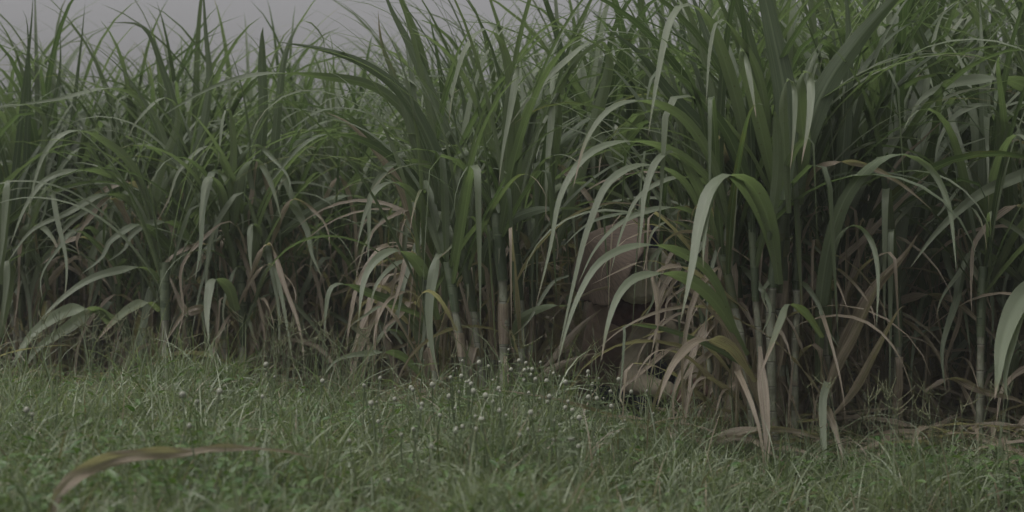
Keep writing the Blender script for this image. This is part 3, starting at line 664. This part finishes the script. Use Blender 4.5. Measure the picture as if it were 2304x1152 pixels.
# ------------------------------------------------------------------ grass (one mass)
def grass(mb, n, xr, dr, Lr, Wr, rs, seg=4, age=(0, .25), stand=1.0, dens=None, lift=0.0):
    """all blades at once"""
    d = rs.uniform(dr[0] ** 1.6, dr[1] ** 1.6, n) ** (1 / 1.6); px = rs.uniform(xr[0], xr[1], n)
    x = (px - 1152) / FPX * d
    keep = np.ones(n, bool)
    if dens is not None: keep = rs.uniform(0, 1, n) < dens(px, d)
    d, px, x = d[keep], px[keep], x[keep]; n = len(d)
    # tufts: pull blades toward tuft centres and share a lean
    tid = (np.floor(x * 11) * 131 + np.floor(d * 11) * 17).astype(int) % 9973
    tr = np.random.RandomState(77).uniform(-1, 1, (9973, 4))[tid]
    x = x + tr[:, 0] * .03; d = d + tr[:, 1] * .03
    z = gz(x, d) - .005 + lift
    L = rs.uniform(Lr[0], Lr[1], n) * (0.85 + .3 * (tr[:, 2] * .5 + .5)) * rs.uniform(.6, 1.15, n)
    az = rs.uniform(0, 6.28, n); el0 = np.radians(np.clip(rs.normal(62, 20, n), 8, 90)) * stand; droop = rs.uniform(.2, 1.9, n)
    Wd = rs.uniform(Wr[0], Wr[1], n)
    s = np.linspace(0, 1, seg + 1)
    th = el0[:, None] - droop[:, None] * s[None] ** 1.4
    hx, hy = np.cos(az), np.sin(az)
    tan = np.stack([np.cos(th) * hx[:, None], np.cos(th) * hy[:, None], np.sin(th)], -1)
    inc = (tan[:, :-1] + tan[:, 1:]) / 2 * (L / seg)[:, None, None]
    pts = np.concatenate([np.zeros((n, 1, 3)), np.cumsum(inc, 1)], 1) + np.stack([x, d, z], -1)[:, None, :]
    sdv = np.stack([-hy, hx, 0 * hx], -1)
    rl = rs.uniform(-1.2, 1.2, n)
    nor = np.cross(sdv[:, None, :], tan)
    side = sdv[:, None, :] * np.cos(rl)[:, None, None] + nor * np.sin(rl)[:, None, None]
    w_ = (Wd[:, None] / 2) * np.clip(1 - s[None] ** 1.8, 0.03, 1)
    a = pts - side * w_[..., None]; b = pts + side * w_[..., None]
    V = np.stack([a, b], 2)                       # n, seg+1, 2, 3
    idx = np.arange(n * (seg + 1) * 2).reshape(n, seg + 1, 2) + mb.n
    q = np.stack([idx[:, :-1, 0], idx[:, :-1, 1], idx[:, 1:, 1], idx[:, 1:, 0]], -1).reshape(-1, 4)
    uv = np.stack(np.broadcast_arrays(np.array([0.1, 0.9])[None, None, :], s[None, :, None] * np.ones((n, 1, 1))), -1)
    mb.v.append(V.reshape(-1, 3)); mb.f.append(q); mb.uv.append(uv.reshape(-1, 2))
    ag = rs.uniform(age[0], age[1], n); ag = np.where(rs.uniform(0, 1, n) < .06, rs.uniform(.6, 1, n), ag)
    rr = np.clip(rs.uniform(0, 1, n) * .6 + (tr[:, 3] * .5 + .5) * .5 + .22 * np.sin(x * 4.3 + 1) * np.sin(d * 5.1), 0, 1)
    per = (seg + 1) * 2
    mb.rn.append(np.repeat(rr, per)); mb.ag.append(np.repeat(ag, per)); mb.n += n * per


rs = np.random.RandomState(31)
crest = lambda px: np.interp(px, [0, 900, 1500, 1800, 2304], [6.5, 6.2, 5.9, 5.5, 5.4])
def dens_main(px, d):
    c = crest(px)
    return np.where(d < c, 1.0, np.clip(1 - (d - c) / .35, 0, 1)) * np.interp(px, [0, 1400, 1700, 1950, 2304], [1, 1, .7, .38, .25])
def dens_crest(px, d):
    c = crest(px); h = .5 + .5 * np.sin(px * .021 + 1) * np.sin(px * .0057 + .6)
    return np.clip(1 - np.abs(d - c + .1) / .45, 0, 1) * h
mb = MB()
grass(mb, 42000, (-250, 2550), (3.1, 6.8), (.07, .16), (.0035, .008), rs, 4, dens=dens_main)
grass(mb, 17000, (-250, 1700), (3.3, 6.6), (.11, .22), (.004, .0085), rs, 5, dens=dens_main, stand=1.05)
grass(mb, 24000, (-250, 1900), (5.0, 7.0), (.18, .44), (.0035, .0075), rs, 6, dens=dens_crest, stand=1.12)
grass(mb, 4500, (1500, 2200), (4.6, 6.0), (.10, .28), (.003, .007), rs, 5)
patch = lambda px, d: np.clip(1.6 * np.sin((px - 1152) / FPX * d * 5.3 + 2 * np.sin(d * 1.9)) * np.sin(d * 5.9 + 1.3 * np.sin((px - 1152) / FPX * d * 3.1)) - .15, 0, 1) * dens_main(px, d)
grass(mb, 22000, (-250, 2350), (3.6, 6.4), (.16, .30), (.0035, .008), rs, 5, dens=patch, stand=1.08)
grass(mb, 3000, (1700, 2450), (5.0, 6.1), (.14, .30), (.003, .006), rs, 5, stand=1.05)
o = mb.build('grass', M['grass']); tag(o, 'thick green grass covering the bank in front of the cane', 'grass', kind='stuff')

# thin flowering grass with forked seed fingers along the crest of the bank
mb = MB()
def thin(mb, p, q, r, age, sag=0.0):
    s = np.linspace(0, 1, 6); pts = p + (q - p) * s[:, None]; pts[:, 2] += sag * np.sin(np.pi * s)
    an = np.linspace(0, 6.283, 3, endpoint=False)
    tan = (q - p) / (np.linalg.norm(q - p) + 1e-9); a1 = np.cross(tan, [0.3, 1, 0.2]); a1 /= np.linalg.norm(a1); a2 = np.cross(tan, a1)
    ring = np.cos(an)[:, None] * a1 + np.sin(an)[:, None] * a2
    g_ = pts[:, None, :] + ring[None] * (r * (1 - .5 * s))[:, None, None]
    mb.grid(g_, np.stack(np.broadcast_arrays(an[None, :] / 6.28, s[:, None] * .5), -1), .8, age, wrap=True)
for i in range(170):
    if i < 70: px = rs.uniform(540, 860)
    elif i < 110: px = rs.uniform(60, 420)
    elif i < 140: px = rs.uniform(1000, 1500)
    else: px = rs.uniform(1850, 2300)
    d = float(crest(px)) + rs.uniform(-.35, .2) if i < 140 else rs.uniform(4.9, 5.6)
    x = (px - 1152) / FPX * d; p = np.array([x, d, float(gz(x, d))]); H = rs.uniform(.22, .38)
    q = p + np.array([rs.uniform(-.1, .1), rs.uniform(-.06, .06), H]); thin(mb, p, q, .0018, .2)
    for k in range(rs.randint(2, 6)):
        a = rs.uniform(0, 6.28); e = rs.uniform(.1, 1.1); l = rs.uniform(.03, .085)
        thin(mb, q - np.array([0, 0, rs.uniform(0, .03)]), q + l * np.array([math.cos(a) * math.cos(e), math.sin(a) * math.cos(e), math.sin(e)]), .0019, .5, -.004)
o = mb.build('seed_grass', M['grass']); tag(o, 'thin forked seed heads of finger grass on the crest of the bank', 'grass', kind='stuff')

# low broad leaves between the blades
def oval(mb, p, az, el, L, W, rs, age=0.0):
    s = np.linspace(0, 1, 6); th = el - .7 * s
    tan = np.stack([np.cos(th) * math.cos(az), np.cos(th) * math.sin(az), np.sin(th)], -1)
    pts = np.concatenate([[np.zeros(3)], np.cumsum((tan[1:] + tan[:-1]) / 2 * L / 5, axis=0)]) + p
    side0 = np.tile([-math.sin(az), math.cos(az), 0.], (6, 1))
    ribbon(mb, pts, frames_from(tan, side0, np.full(6, rs.uniform(-.5, .5))), W / 2 * np.sqrt(np.clip(np.sin(np.pi * (s * .93 + .04)), 0, 1)) * (1 - .3 * s), .25, 4, rs.uniform(0, 1), age)
mb = MB()
for i in range(3200):
    u = rs.uniform()
    if u < .3: px, d = rs.uniform(-150, 700), rs.uniform(3.4, 4.6)
    elif u < .45: px, d = rs.uniform(1750, 2400), rs.uniform(4.5, 5.6)
    else: px, d = rs.uniform(-150, 1700), rs.uniform(3.4, 6.2)
    x = (px - 1152) / FPX * d; p = np.array([x, d, float(gz(x, d)) + rs.uniform(.02, .14)])
    oval(mb, p, rs.uniform(0, 6.28), rs.uniform(-.1, .9), rs.uniform(.015, .045), rs.uniform(.008, .020), rs)
o = mb.build('ground_cover', M['weed']); tag(o, 'small round low leaves growing among the grass', 'ground cover', kind='stuff')

# ------------------------------------------------------------------ weeds
def tube(mb, pts, r, rnd=.5, age=0.0, sides=6):
    pts = np.asarray(pts, float); n = len(pts); r = np.broadcast_to(r, (n,))
    tan = np.gradient(pts, axis=0); tan /= np.linalg.norm(tan, axis=1, keepdims=True) + 1e-9
    a1 = np.cross(tan, [0.31, 0.9, 0.23]); a1 /= np.linalg.norm(a1, axis=1, keepdims=True); a2 = np.cross(tan, a1)
    an = np.linspace(0, 6.283, sides, endpoint=False)
    g_ = pts[:, None, :] + (np.cos(an)[None, :, None] * a1[:, None] + np.sin(an)[None, :, None] * a2[:, None]) * r[:, None, None]
    mb.grid(g_, np.stack(np.broadcast_arrays(an[None, :] / 6.28, np.linspace(0, .5, n)[:, None]), -1), rnd, age, wrap=True)
def weed(px, d, h, nl, Ls, label, seed, lean=(0, 0), group='broad-leaved weeds'):
    rs = np.random.RandomState(seed); x = (px - 1152) / FPX * d; b = np.array([x, d, float(gz(x, d)) - .01])
    root = empty('weed_plant', tuple(b)); tag(root, label, 'weed', group)
    t = np.linspace(0, 1, 8); st = np.stack([lean[0] * t + .012 * np.sin(t * 5), lean[1] * t, h * t], -1)
    mb = MB(); tube(mb, st, .003 * (1 - .6 * t)); ml = MB()
    for k in range(nl):
        f = .15 + .85 * k / nl; p = np.array([np.interp(f, t, st[:, j]) for j in range(3)]); a = k * 2.4 + rs.uniform(-.4, .4)
        L = rs.uniform(*Ls) * (1.15 - .5 * f)
        q = p + np.array([math.cos(a), math.sin(a), .5]) * L * .5
        tube(mb, [p, (p + q) / 2, q], .0012, sides=4)
        oval(ml, q, a, rs.uniform(.1, .7), L, L * rs.uniform(.45, .65), rs)
    mb.build('stem', M['weed'], root); ml.build('leaves', M['weed'], root)
weed(333, 6.5, .27, 34, (.03, .05), 'upright leafy weed at the top of the grass, before the thick left cane stalk', 3)
weed(2010, 5.15, .19, 16, (.05, .075), 'broad-leaved weed low in the dark grass, leftmost of the yellow-green weeds at lower right', 4, (.03, 0))
weed(2075, 5.1, .17, 16, (.05, .08), 'yellow-green broad-leaved weed in the dark lower right, middle of its group', 5, (-.02, 0))
weed(2130, 5.2, .15, 12, (.05, .07), 'rightmost yellow-green broad-leaved weed in the dark lower right', 6, (.03, 0))
weed(1975, 5.3, .22, 14, (.04, .06), 'slim weed behind the leftmost yellow-green weed at lower right', 7, (.02, 0))
for i, (px, d, h, n, lab) in enumerate(((2190, 5.0, .15, 14, 'dark broad-leaved weed under the pale hanging blade at the right edge'), (2250, 5.15, .18, 16, 'dark leafy weed in the corner of the right edge, behind the grass'),
        (1905, 5.2, .16, 14, 'leafy weed between the tallest clump and the yellow-green weeds'), (1790, 5.15, .14, 12, 'small leafy weed at the foot of the tallest clump'), (2300, 4.9, .16, 14, 'leafy weed cut off by the right edge at the bottom'))):
    weed(px, d, h, n, (.05, .075), lab, 40 + i)
weed(150, 6.4, .17, 18, (.03, .05), 'small leafy weed on the bank near the left edge', 8)
weed(215, 6.45, .2, 20, (.03, .045), 'small leafy weed on the bank between the left edge and the upright weed', 9)

# ------------------------------------------------------------------ white flower heads
import bmesh
def head_mesh(seed):
    rs = np.random.RandomState(seed); bm = bmesh.new(); bmesh.ops.create_icosphere(bm, subdivisions=3, radius=1)
    for v in bm.verts:
        k = 1 + .14 * math.sin(v.co.x * 11 + seed) * math.sin(v.co.y * 13) * math.sin(v.co.z * 12 + 1)
        v.co *= k; v.co.z *= 1.15
    me = bpy.data.meshes.new('flower_head'); bm.to_mesh(me); bm.free(); me.materials.append(M['flower'])
    me.polygons.foreach_set('use_smooth', np.ones(len(me.polygons), bool)); return me
heads = [head_mesh(i) for i in range(3)]
def stem_mesh(seed):
    rs = np.random.RandomState(seed); mb = MB(); t = np.linspace(0, 1, 7)
    tube(mb, np.stack([.12 * np.sin(t * 2) * t - .12 * math.sin(2), .08 * t * t - .08, t - 1.0], -1), .009, .5, 0, 5)
    for k in range(3):
        leaf(mb, np.array([0, 0, -.08]), k * 2.1, .2, .28, .035, .5, rs=rs, seg=5, cols=2)
    o = mb.build('stem', M['grass']); me = o.data; bpy.data.objects.remove(o); return me
stems = [stem_mesh(i) for i in range(3)]
FL = 'small white globe flower head standing among the grass of the bank'
n_f = 0
def flower(x, d, h, r):
    global n_f
    z0 = float(gz(x, d)); k = n_f % 3; n_f += 1
    root = empty('white_flower', (x, d, z0 + h)); tag(root, FL, 'flower', 'white globe flowers in the grass bank')
    s_ = bpy.data.objects.new('stem', stems[k]); COL.objects.link(s_); s_.parent = root; s_.scale = (h, h, h); s_.rotation_euler = (0, 0, rs.uniform(0, 6))
    h_ = bpy.data.objects.new('flower_head', heads[k]); COL.objects.link(h_); h_.parent = root; h_.scale = (r, r, r)
while n_f < 115:
    if n_f < 90: px, d = rs.normal(1150, 140), rs.uniform(4.0, 5.85)
    else: px, d = rs.uniform(60, 1450), rs.uniform(3.7, 5.8)
    if d > crest(px) + .02: continue
    flower((px - 1152) / FPX * d, d, rs.uniform(.16, .25), rs.uniform(.0040, .0080) if rs.uniform() < .8 else rs.uniform(.002, .0035))

# ------------------------------------------------------------------ fallen dead leaves, each its own thing
def fallen(label, pts, d0, d1, wpx, **kw):
    mb = MB(); kw.setdefault('roll', .35); kw.setdefault('wavy', .2)
    w_ = traced(mb, pts, d0, d1, wpx, rs=rs, **kw)
    o = mb.build('dead_leaf', M['leaf'], origin=w_[0]); tag(o, label, 'dead leaf', 'fallen dead cane leaves')
fallen('long curled brown dead leaf arching over the grass at the lower left', [(70, 1260), (110, 1165), (132, 1110), (178, 1066), (245, 1036), (322, 1024), (420, 1019), (500, 1010), (590, 1012), (670, 1022), (730, 1040)], 3.3, 4.1, 42, age=1.05, cols=10, rnd=.9, peak=.4, p=1.8, wavy=.5, cup=.5, flip=False, roll=-.5, roll1=1.1, base=.7, seg=60)
fallen('tan dead leaf lying in an arc over the grass left of the white flowers', [(778, 958), (850, 918), (940, 886), (1020, 876), (1100, 872)], 6.05, 6.2, 20, age=.72, rnd=.9)
fallen('dead leaf lying almost flat on the grass below the crouching person', [(1425, 955), (1520, 972), (1600, 990), (1660, 985), (1760, 1000)], 5.5, 5.4, 24, age=.85, rnd=.9)
fallen('pale bent dead leaf crossing the foot of the tallest clump', [(1560, 1015), (1620, 980), (1700, 964), (1780, 968), (1840, 985), (1890, 1000)], 5.5, 5.3, 22, age=.85, rnd=.95)
fallen('short dead leaf pointing up from the grass below the tallest clump', [(1562, 1100), (1620, 1062), (1680, 1036), (1712, 1020)], 5.1, 5.2, 20, age=.8, rnd=.85)
fallen('dead leaf lying behind the flowers at the foot of the middle stalks', [(930, 866), (1000, 850), (1080, 856), (1160, 862), (1230, 880)], 6.4, 6.3, 16, age=.85, rnd=.8)
fallen('broken dead leaf on the dark ground near the right edge', [(2080, 880), (2140, 850), (2210, 880), (2290, 900), (2330, 930)], 5.8, 5.7, 22, age=.9, rnd=.5)
fallen('brown dead leaf leaning in the shade between the two right clumps', [(2060, 1010), (2100, 970), (2140, 940), (2160, 930)], 5.8, 5.9, 26, age=.95, rnd=.2)

# ------------------------------------------------------------------ broken stub with frayed pale fibres
b = P(1062, HY, 6.5); b[2] = float(gz(b[0], 6.5)) - .02
root = empty('broken_stalk', tuple(b)); tag(root, 'broken cane stub with a frayed pale top, left of the bare middle stalks', 'cane stub')
mb = MB(); stalk_mesh(mb, np.zeros(3), P(1060, 806, 6.5) - b, (.004, 0, 0), .016, rs, .2); mb.build('stub', M['stalk'], root)
mb = MB(); t0 = P(1060, 806, 6.5) - b
for k in range(26):
    a = rs.uniform(0, 6.28); e = rs.uniform(-.3, .9) if k < 20 else 1.3; l = rs.uniform(.03, .075)
    q = t0 + np.array([math.cos(a) * math.cos(e), math.sin(a) * math.cos(e), math.sin(e)]) * l
    tube(mb, [t0 + rs.uniform(-.008, .008, 3), (t0 + q) / 2 + rs.uniform(-.006, .006, 3), q], [.003, .0026, .001], sides=5)
mb.build('fibres', M['straw'], root)

# ------------------------------------------------------------------ crouching person
def cap(vs, fs, p, q, r0, r1, flat=1.0, fdir=None, n=14, m=5):
    """tapered capsule appended to vs, fs"""
    p = np.asarray(p, float); q = np.asarray(q, float); ax = q - p; L = np.linalg.norm(ax) + 1e-9; ax = ax / L
    a1 = np.cross(ax, fdir if fdir is not None else ([0, 0, 1.] if abs(ax[2]) < .9 else [1., 0, 0])); a1 /= np.linalg.norm(a1); a2 = np.cross(a1, ax)
    rings = []
    for k in range(m + 1):
        t = -math.pi / 2 + math.pi / 2 * k / m; rings.append((p + ax * r0 * math.sin(t), r0 * math.cos(t)))
    for k in range(1, m + 1):
        t = math.pi / 2 * k / m; rings.append((q + ax * r1 * math.sin(t), r1 * math.cos(t)))
    b0 = len(vs)
    for c, r in rings:
        r = max(r, 1e-4)
        for j in range(n):
            a = 2 * math.pi * j / n; vs.append(tuple(c + (a1 * math.cos(a) + a2 * math.sin(a) * flat) * r))
    K = len(rings)
    for i in range(K - 1):
        for j in range(n):
            fs.append((b0 + i * n + j, b0 + i * n + (j + 1) % n, b0 + (i + 1) * n + (j + 1) % n, b0 + (i + 1) * n + j))
    fs.append(tuple(b0 + j for j in range(n - 1, -1, -1))); fs.append(tuple(b0 + (K - 1) * n + j for j in range(n)))
def fuse(name, caps, mat, parent, voxel=.007, smooth_it=4, noise=None):
    vs, fs = [], []
    for c in caps: cap(vs, fs, *c[:4], **(c[4] if len(c) > 4 else {}))
    me = bpy.data.meshes.new(name); me.from_pydata(vs, [], fs); me.materials.append(mat); me.update()
    o = bpy.data.objects.new(name, me); COL.objects.link(o); o.parent = parent
    m = o.modifiers.new('join', 'REMESH'); m.mode = 'VOXEL'; m.voxel_size = voxel; m.use_smooth_shade = True
    if noise:
        tx = bpy.data.textures.new(name + '_folds', 'CLOUDS'); tx.noise_scale = noise[0]; tx.noise_depth = 2
        d_ = o.modifiers.new('folds', 'DISPLACE'); d_.texture = tx; d_.strength = noise[1]; d_.mid_level = .5; d_.texture_coords = 'LOCAL'
    sm = o.modifiers.new('soft', 'SMOOTH'); sm.iterations = smooth_it; sm.factor = .5
    return o
M['skin'] = simple('skin', (0.10, 0.052, 0.034), (0.15, 0.080, 0.052), 30, 0.55, 3, .1, .002)
M['shirt'] = simple('shirt_cloth', (0.25, 0.18, 0.145), (0.34, 0.26, 0.21), 9, 0.9, 5, .4, .006)
M['sleeve'] = simple('sleeve_cloth', (0.22, 0.195, 0.14), (0.32, 0.285, 0.21), 12, 0.9, 5, .4, .006)
M['trouser'] = simple('trouser_cloth', (0.035, 0.041, 0.065), (0.066, 0.073, 0.105), 10, 0.9, 5, .4, .006)
M['cloth'] = simple('head_cloth', (0.36, 0.33, 0.25), (0.48, 0.45, 0.36), 15, 0.9, 4, .4, .004)
M['scarf'] = simple('red_cloth', (0.075, 0.035, 0.034), (0.13, 0.07, 0.062), 25, 0.9, 4, .4, .004)
M['navy'] = simple('navy_cloth', (0.012, 0.014, 0.045), (0.025, 0.028, 0.075), 25, 0.9)
M['hair'] = simple('hair', (0.012, 0.010, 0.009), (0.03, 0.025, 0.02), 60, 0.6, stretch=(1, 1, .2))
pb = P(1400, HY, 6.85); pb[2] = float(gz(pb[0], 6.85))
person = empty('person', tuple(pb)); tag(person, 'crouching person in a wide straw hat, brown top and beige sleeves, reaching into the cane', 'person')
Q = lambda px, py, d: P(px, py, d) - pb
pel, mid, che, nek, hed = Q(1385, 862, 6.95), Q(1380, 790, 6.80), Q(1394, 718, 6.62), Q(1432, 676, 6.50), Q(1458, 640, 6.40)
sh1, el1, wr1 = Q(1458, 722, 6.55), Q(1416, 856, 6.45), Q(1516, 884, 6.28)
sh2, el2, wr2 = Q(1370, 716, 6.82), Q(1350, 800, 6.62), Q(1440, 840, 6.40)
sh2, el2, wr2 = Q(1478, 700, 6.78), Q(1520, 800, 6.66), Q(1568, 860, 6.40)
kn1, an1 = Q(1478, 832, 6.72), Q(1440, 965, 6.78)
kn2, an2 = Q(1520, 838, 6.98), Q(1490, 960, 7.02)
hp1, hp2 = Q(1400, 868, 6.92), Q(1372, 866, 7.10)
fdir = np.array([.62, -.62, -.45]); fdir /= np.linalg.norm(fdir)      # where the face looks
up = np.array([-.45, -.35, .62]); up -= fdir * up.dot(fdir); up /= np.linalg.norm(up); rt = np.cross(fdir, up)
body = [(pel, mid, .13, .12, G(flat=.8)), (mid, che, .12, .13, G(flat=.8)), (che, nek, .11, .055), (nek, hed, .052, .055),
        (hed + up * .02, hed - up * .045 + fdir * .018, .084, .058), (hed + up * .035 - fdir * .03, hed + up * .03 + fdir * .01, .088, .084),
        (hed - up * .075 + fdir * .05, hed - up * .08 + fdir * .06, .030, .022),
        (hed + fdir * .085 + up * .012, hed + fdir * .108 - up * .022, .009, .015), (hed + fdir * .088 - up * .05 - rt * .014, hed + fdir * .088 - up * .05 + rt * .014, .010, .010),
        (hed + fdir * .075 + up * .03 - rt * .03, hed + fdir * .078 + up * .03 + rt * .03, .014, .014),
        (hed + rt * .084, hed + rt * .088 - up * .025, .014, .010), (hed - rt * .084, hed - rt * .088 - up * .025, .014, .010),
        (che, sh1, .08, .055), (sh1, el1, .048, .036), (el1, wr1, .036, .024), (che, sh2, .08, .055), (sh2, el2, .048, .036), (el2, wr2, .036, .024),
        (pel, hp1, .11, .09), (pel, hp2, .11, .09), (hp1, kn1, .085, .055), (hp2, kn2, .085, .055), (kn1, an1, .052, .035), (kn2, an2, .052, .035),
        (an1, an1 + np.array([.14, -.07, -.02]), .036, .026, G(flat=.7)), (an2, an2 + np.array([.14, -.07, -.02]), .036, .026, G(flat=.7))]
def hand(wr, fd, side, body, sgn):
    """palm, four unequal curled fingers and a thumb leaving the side of the palm"""
    fd = fd / np.linalg.norm(fd); side = side - fd * fd.dot(side); side /= np.linalg.norm(side); nrm = np.cross(fd, side) * sgn
    pe = wr + fd * .075; body.append((wr, pe, .024, .030, G(flat=.55, fdir=nrm)))
    body.append((wr + fd * .03 + side * .018, pe + side * .026, .016, .013)); body.append((wr + fd * .03 - side * .018, pe - side * .026, .016, .013))
    for k, (o_, l) in enumerate(((-.036, .075), (-.013, .086), (.011, .081), (.034, .064))):
        a = pe + side * o_; b_ = a + (fd * .8 - nrm * .45) * l * .48; c = b_ + (fd * .05 - nrm * 1.0) * l * .32; e = c + (-fd * .75 - nrm * .5) * l * .25
        body += [(a, b_, .0095, .0085), (b_, c, .0085, .008), (c, e, .008, .0065)]
    a = wr + fd * .025 - side * .028; b_ = a + (-side * .75 + fd * .5 - nrm * .4) * .04; c = b_ + (-side * .1 + fd * .5 - nrm * .85) * .035
    body += [(a, b_, .012, .010), (b_, c, .010, .008)]
hand(wr1, np.array([.8, -.35, -.15]), np.array([0, .2, 1.]), body, 1)
hand(wr2, np.array([.75, -.4, -.3]), np.array([0, .2, 1.]), body, 1)
bo = fuse('body', body, M['skin'], person, .0055, 3)
tops = [(pel + (mid - pel) * .25, mid, .150, .138, G(flat=.85)), (mid, che, .138, .148, G(flat=.85)), (che, nek - (nek - che) * .25, .128, .078), (che, sh1, .098, .075), (che, sh2, .098, .075)]
fuse('shirt', tops, M['shirt'], person, .009, 4, (.09, .03))
for s_, e_, w_ in ((sh1, el1, wr1), (sh2, el2, wr2)):
    fuse('sleeve', [(s_, s_ + (e_ - s_) * .5, .066, .060), (s_ + (e_ - s_) * .5, e_, .060, .052), (e_, e_ + (w_ - e_) * .9, .052, .036)], M['sleeve'], person, .007, 3, (.05, .022))
fuse('trousers', [(pel + (mid - pel) * .35, pel, .140, .142), (pel, hp1, .14, .115), (pel, hp2, .14, .115), (hp1, kn1, .105, .078), (hp2, kn2, .105, .078), (kn1, kn1 + (an1 - kn1) * .9, .074, .052), (kn2, kn2 + (an2 - kn2) * .9, .074, .052)], M['trouser'], person, .009, 4, (.08, .025))
fuse('head_cloth', [(hed + up * .055 - rt * .03, hed + up * .055 + rt * .03, .098, .098, G(flat=.9)), (hed + up * .05 + fdir * .03, hed + up * .045 + fdir * .05, .085, .07)], M['cloth'], person, .006, 3, (.04, .016))
fuse('neck_scarf', [(nek + rt * .05, nek - rt * .05, .085, .085, G(flat=.7)), (nek + fdir * .05, nek + fdir * .07 - up * .07, .06, .035)], M['scarf'], person, .006, 3, (.04, .03))
fuse('hat_scarf', [(Q(1462, 520, 6.5), Q(1474, 570, 6.52), .035, .045, G(flat=.5)), (Q(1474, 570, 6.52), Q(1450, 612, 6.46), .045, .03, G(flat=.5))], M['navy'], person, .006, 3, (.04, .03))
fuse('hair', [(hed + up * .02 - fdir * .035, hed - up * .05 - fdir * .05, .086, .06)], M['hair'], person, .006, 3, (.02, .01))
for a_ in (an1, an2):
    fuse('shoe', [(a_ + np.array([-.03, .015, -.022]), a_ + np.array([.15, -.075, -.03]), .044, .036, G(flat=.75))], M['navy'], person, .006, 3)

# wide straw hat, worn tipped back: shallow cone with a rolled rim, radial straws and a navy band
def straw_material():
    N = NT('woven_straw'); uv = N.n('ShaderNodeUVMap'); sep = N.n('ShaderNodeSeparateXYZ'); N.l(uv.outputs[0], sep.inputs[0])
    cmb = N.n('ShaderNodeCombineXYZ'); N.l(N.math('MULTIPLY', sep.outputs[0], 60.0), cmb.inputs[0]); N.l(N.math('MULTIPLY', sep.outputs[1], 2.5), cmb.inputs[1])
    st = N.noise(cmb.outputs[0], 2.5, 4, .65)
    tc = N.n('ShaderNodeTexCoord'); bl = N.noise(tc.outputs['Object'], 6, 3)
    c = N.mix(N.maprange(st, .3, .7), (0.075, 0.056, 0.042), (0.165, 0.125, 0.095)); c = N.mix(N.math('MULTIPLY', N.maprange(bl, .35, .7), .5), c, (0.115, 0.082, 0.064))
    rings = N.maprange(N.math('SINE', N.math('MULTIPLY', sep.outputs[1], 75.0)), .5, 1.0, 0, .18); c = N.mix(rings, c, (.10, .075, .055))
    bs = N.n('ShaderNodeBsdfPrincipled'); N.l(c, bs.inputs['Base Color']); bs.inputs['Roughness'].default_value = .8
    b = N.n('ShaderNodeBump'); b.inputs['Strength'].default_value = .6; b.inputs['Distance'].default_value = .003; N.l(st, b.inputs['Height']); N.l(b.outputs[0], bs.inputs['Normal'])
    return N.out(bs.outputs[0])
M['hat'] = straw_material()
ha = np.array([-.72, -.34, .50]); ha /= np.linalg.norm(ha)
hc = Q(1384, 582, 6.40)
e1 = np.cross(ha, [0, 0, 1.]); e1 /= np.linalg.norm(e1); e2 = np.cross(ha, e1)
prof = [(.002, .168), (.02, .160), (.06, .132), (.10, .104), (.15, .064), (.19, .030), (.212, .012), (.218, .006), (.219, .0), (.212, .0), (.19, .018), (.15, .052), (.10, .092), (.05, .128), (.002, .155)]
an = np.linspace(0, 2 * math.pi, 72, endpoint=False); rsh = np.random.RandomState(4)
wob = 1 + .07 * np.sin(an * 2 + 1) + .035 * np.sin(an * 3 + 2) + .012 * np.sin(an * 7)
rim_noise = rsh.uniform(-1, 1, 72) * .007
pts = np.array([[hc + (e1 * math.cos(a) + e2 * math.sin(a)) * (r * w_ + (rn if r > .20 else 0)) + ha * (z + (.030 * math.sin(2 * a + .6) + .014 * math.sin(5 * a)) * (r / .24) ** 2) for a, w_, rn in zip(an, wob, rim_noise)] for r, z in prof])
uvs = np.stack(np.broadcast_arrays(an[None, :] / 6.2832, np.array([p_[0] / .25 for p_ in prof])[:, None]), -1)
mb = MB(); mb.grid(pts, uvs, wrap=True); hat = mb.build('straw_hat', M['hat'], origin=hc, parent=None)
hat.location = tuple(pb + hc); tag(hat, 'wide cone-shaped brown straw hat tipped back on the head of the crouching person', 'hat')

# ------------------------------------------------------------------ thin haze volume, added to lift the blacks and pale the far cane
N = NT('haze'); pv = N.n('ShaderNodeVolumePrincipled'); pv.inputs['Color'].default_value = (.92, .93, .95, 1); pv.inputs['Density'].default_value = 0.0035
o_ = N.n('ShaderNodeOutputMaterial'); N.l(pv.outputs[0], o_.inputs['Volume'])
me = bpy.data.meshes.new('haze'); bm = bmesh.new(); bmesh.ops.create_cube(bm, size=1)
bmesh.ops.scale(bm, vec=(260, 260, 5.5), verts=bm.verts); bmesh.ops.translate(bm, vec=(0, 75, 5.5 / 2 - 1.2), verts=bm.verts); bm.to_mesh(me); bm.free()
me.materials.append(N.m); hz = bpy.data.objects.new('haze', me); COL.objects.link(hz); hz['kind'] = 'stuff'
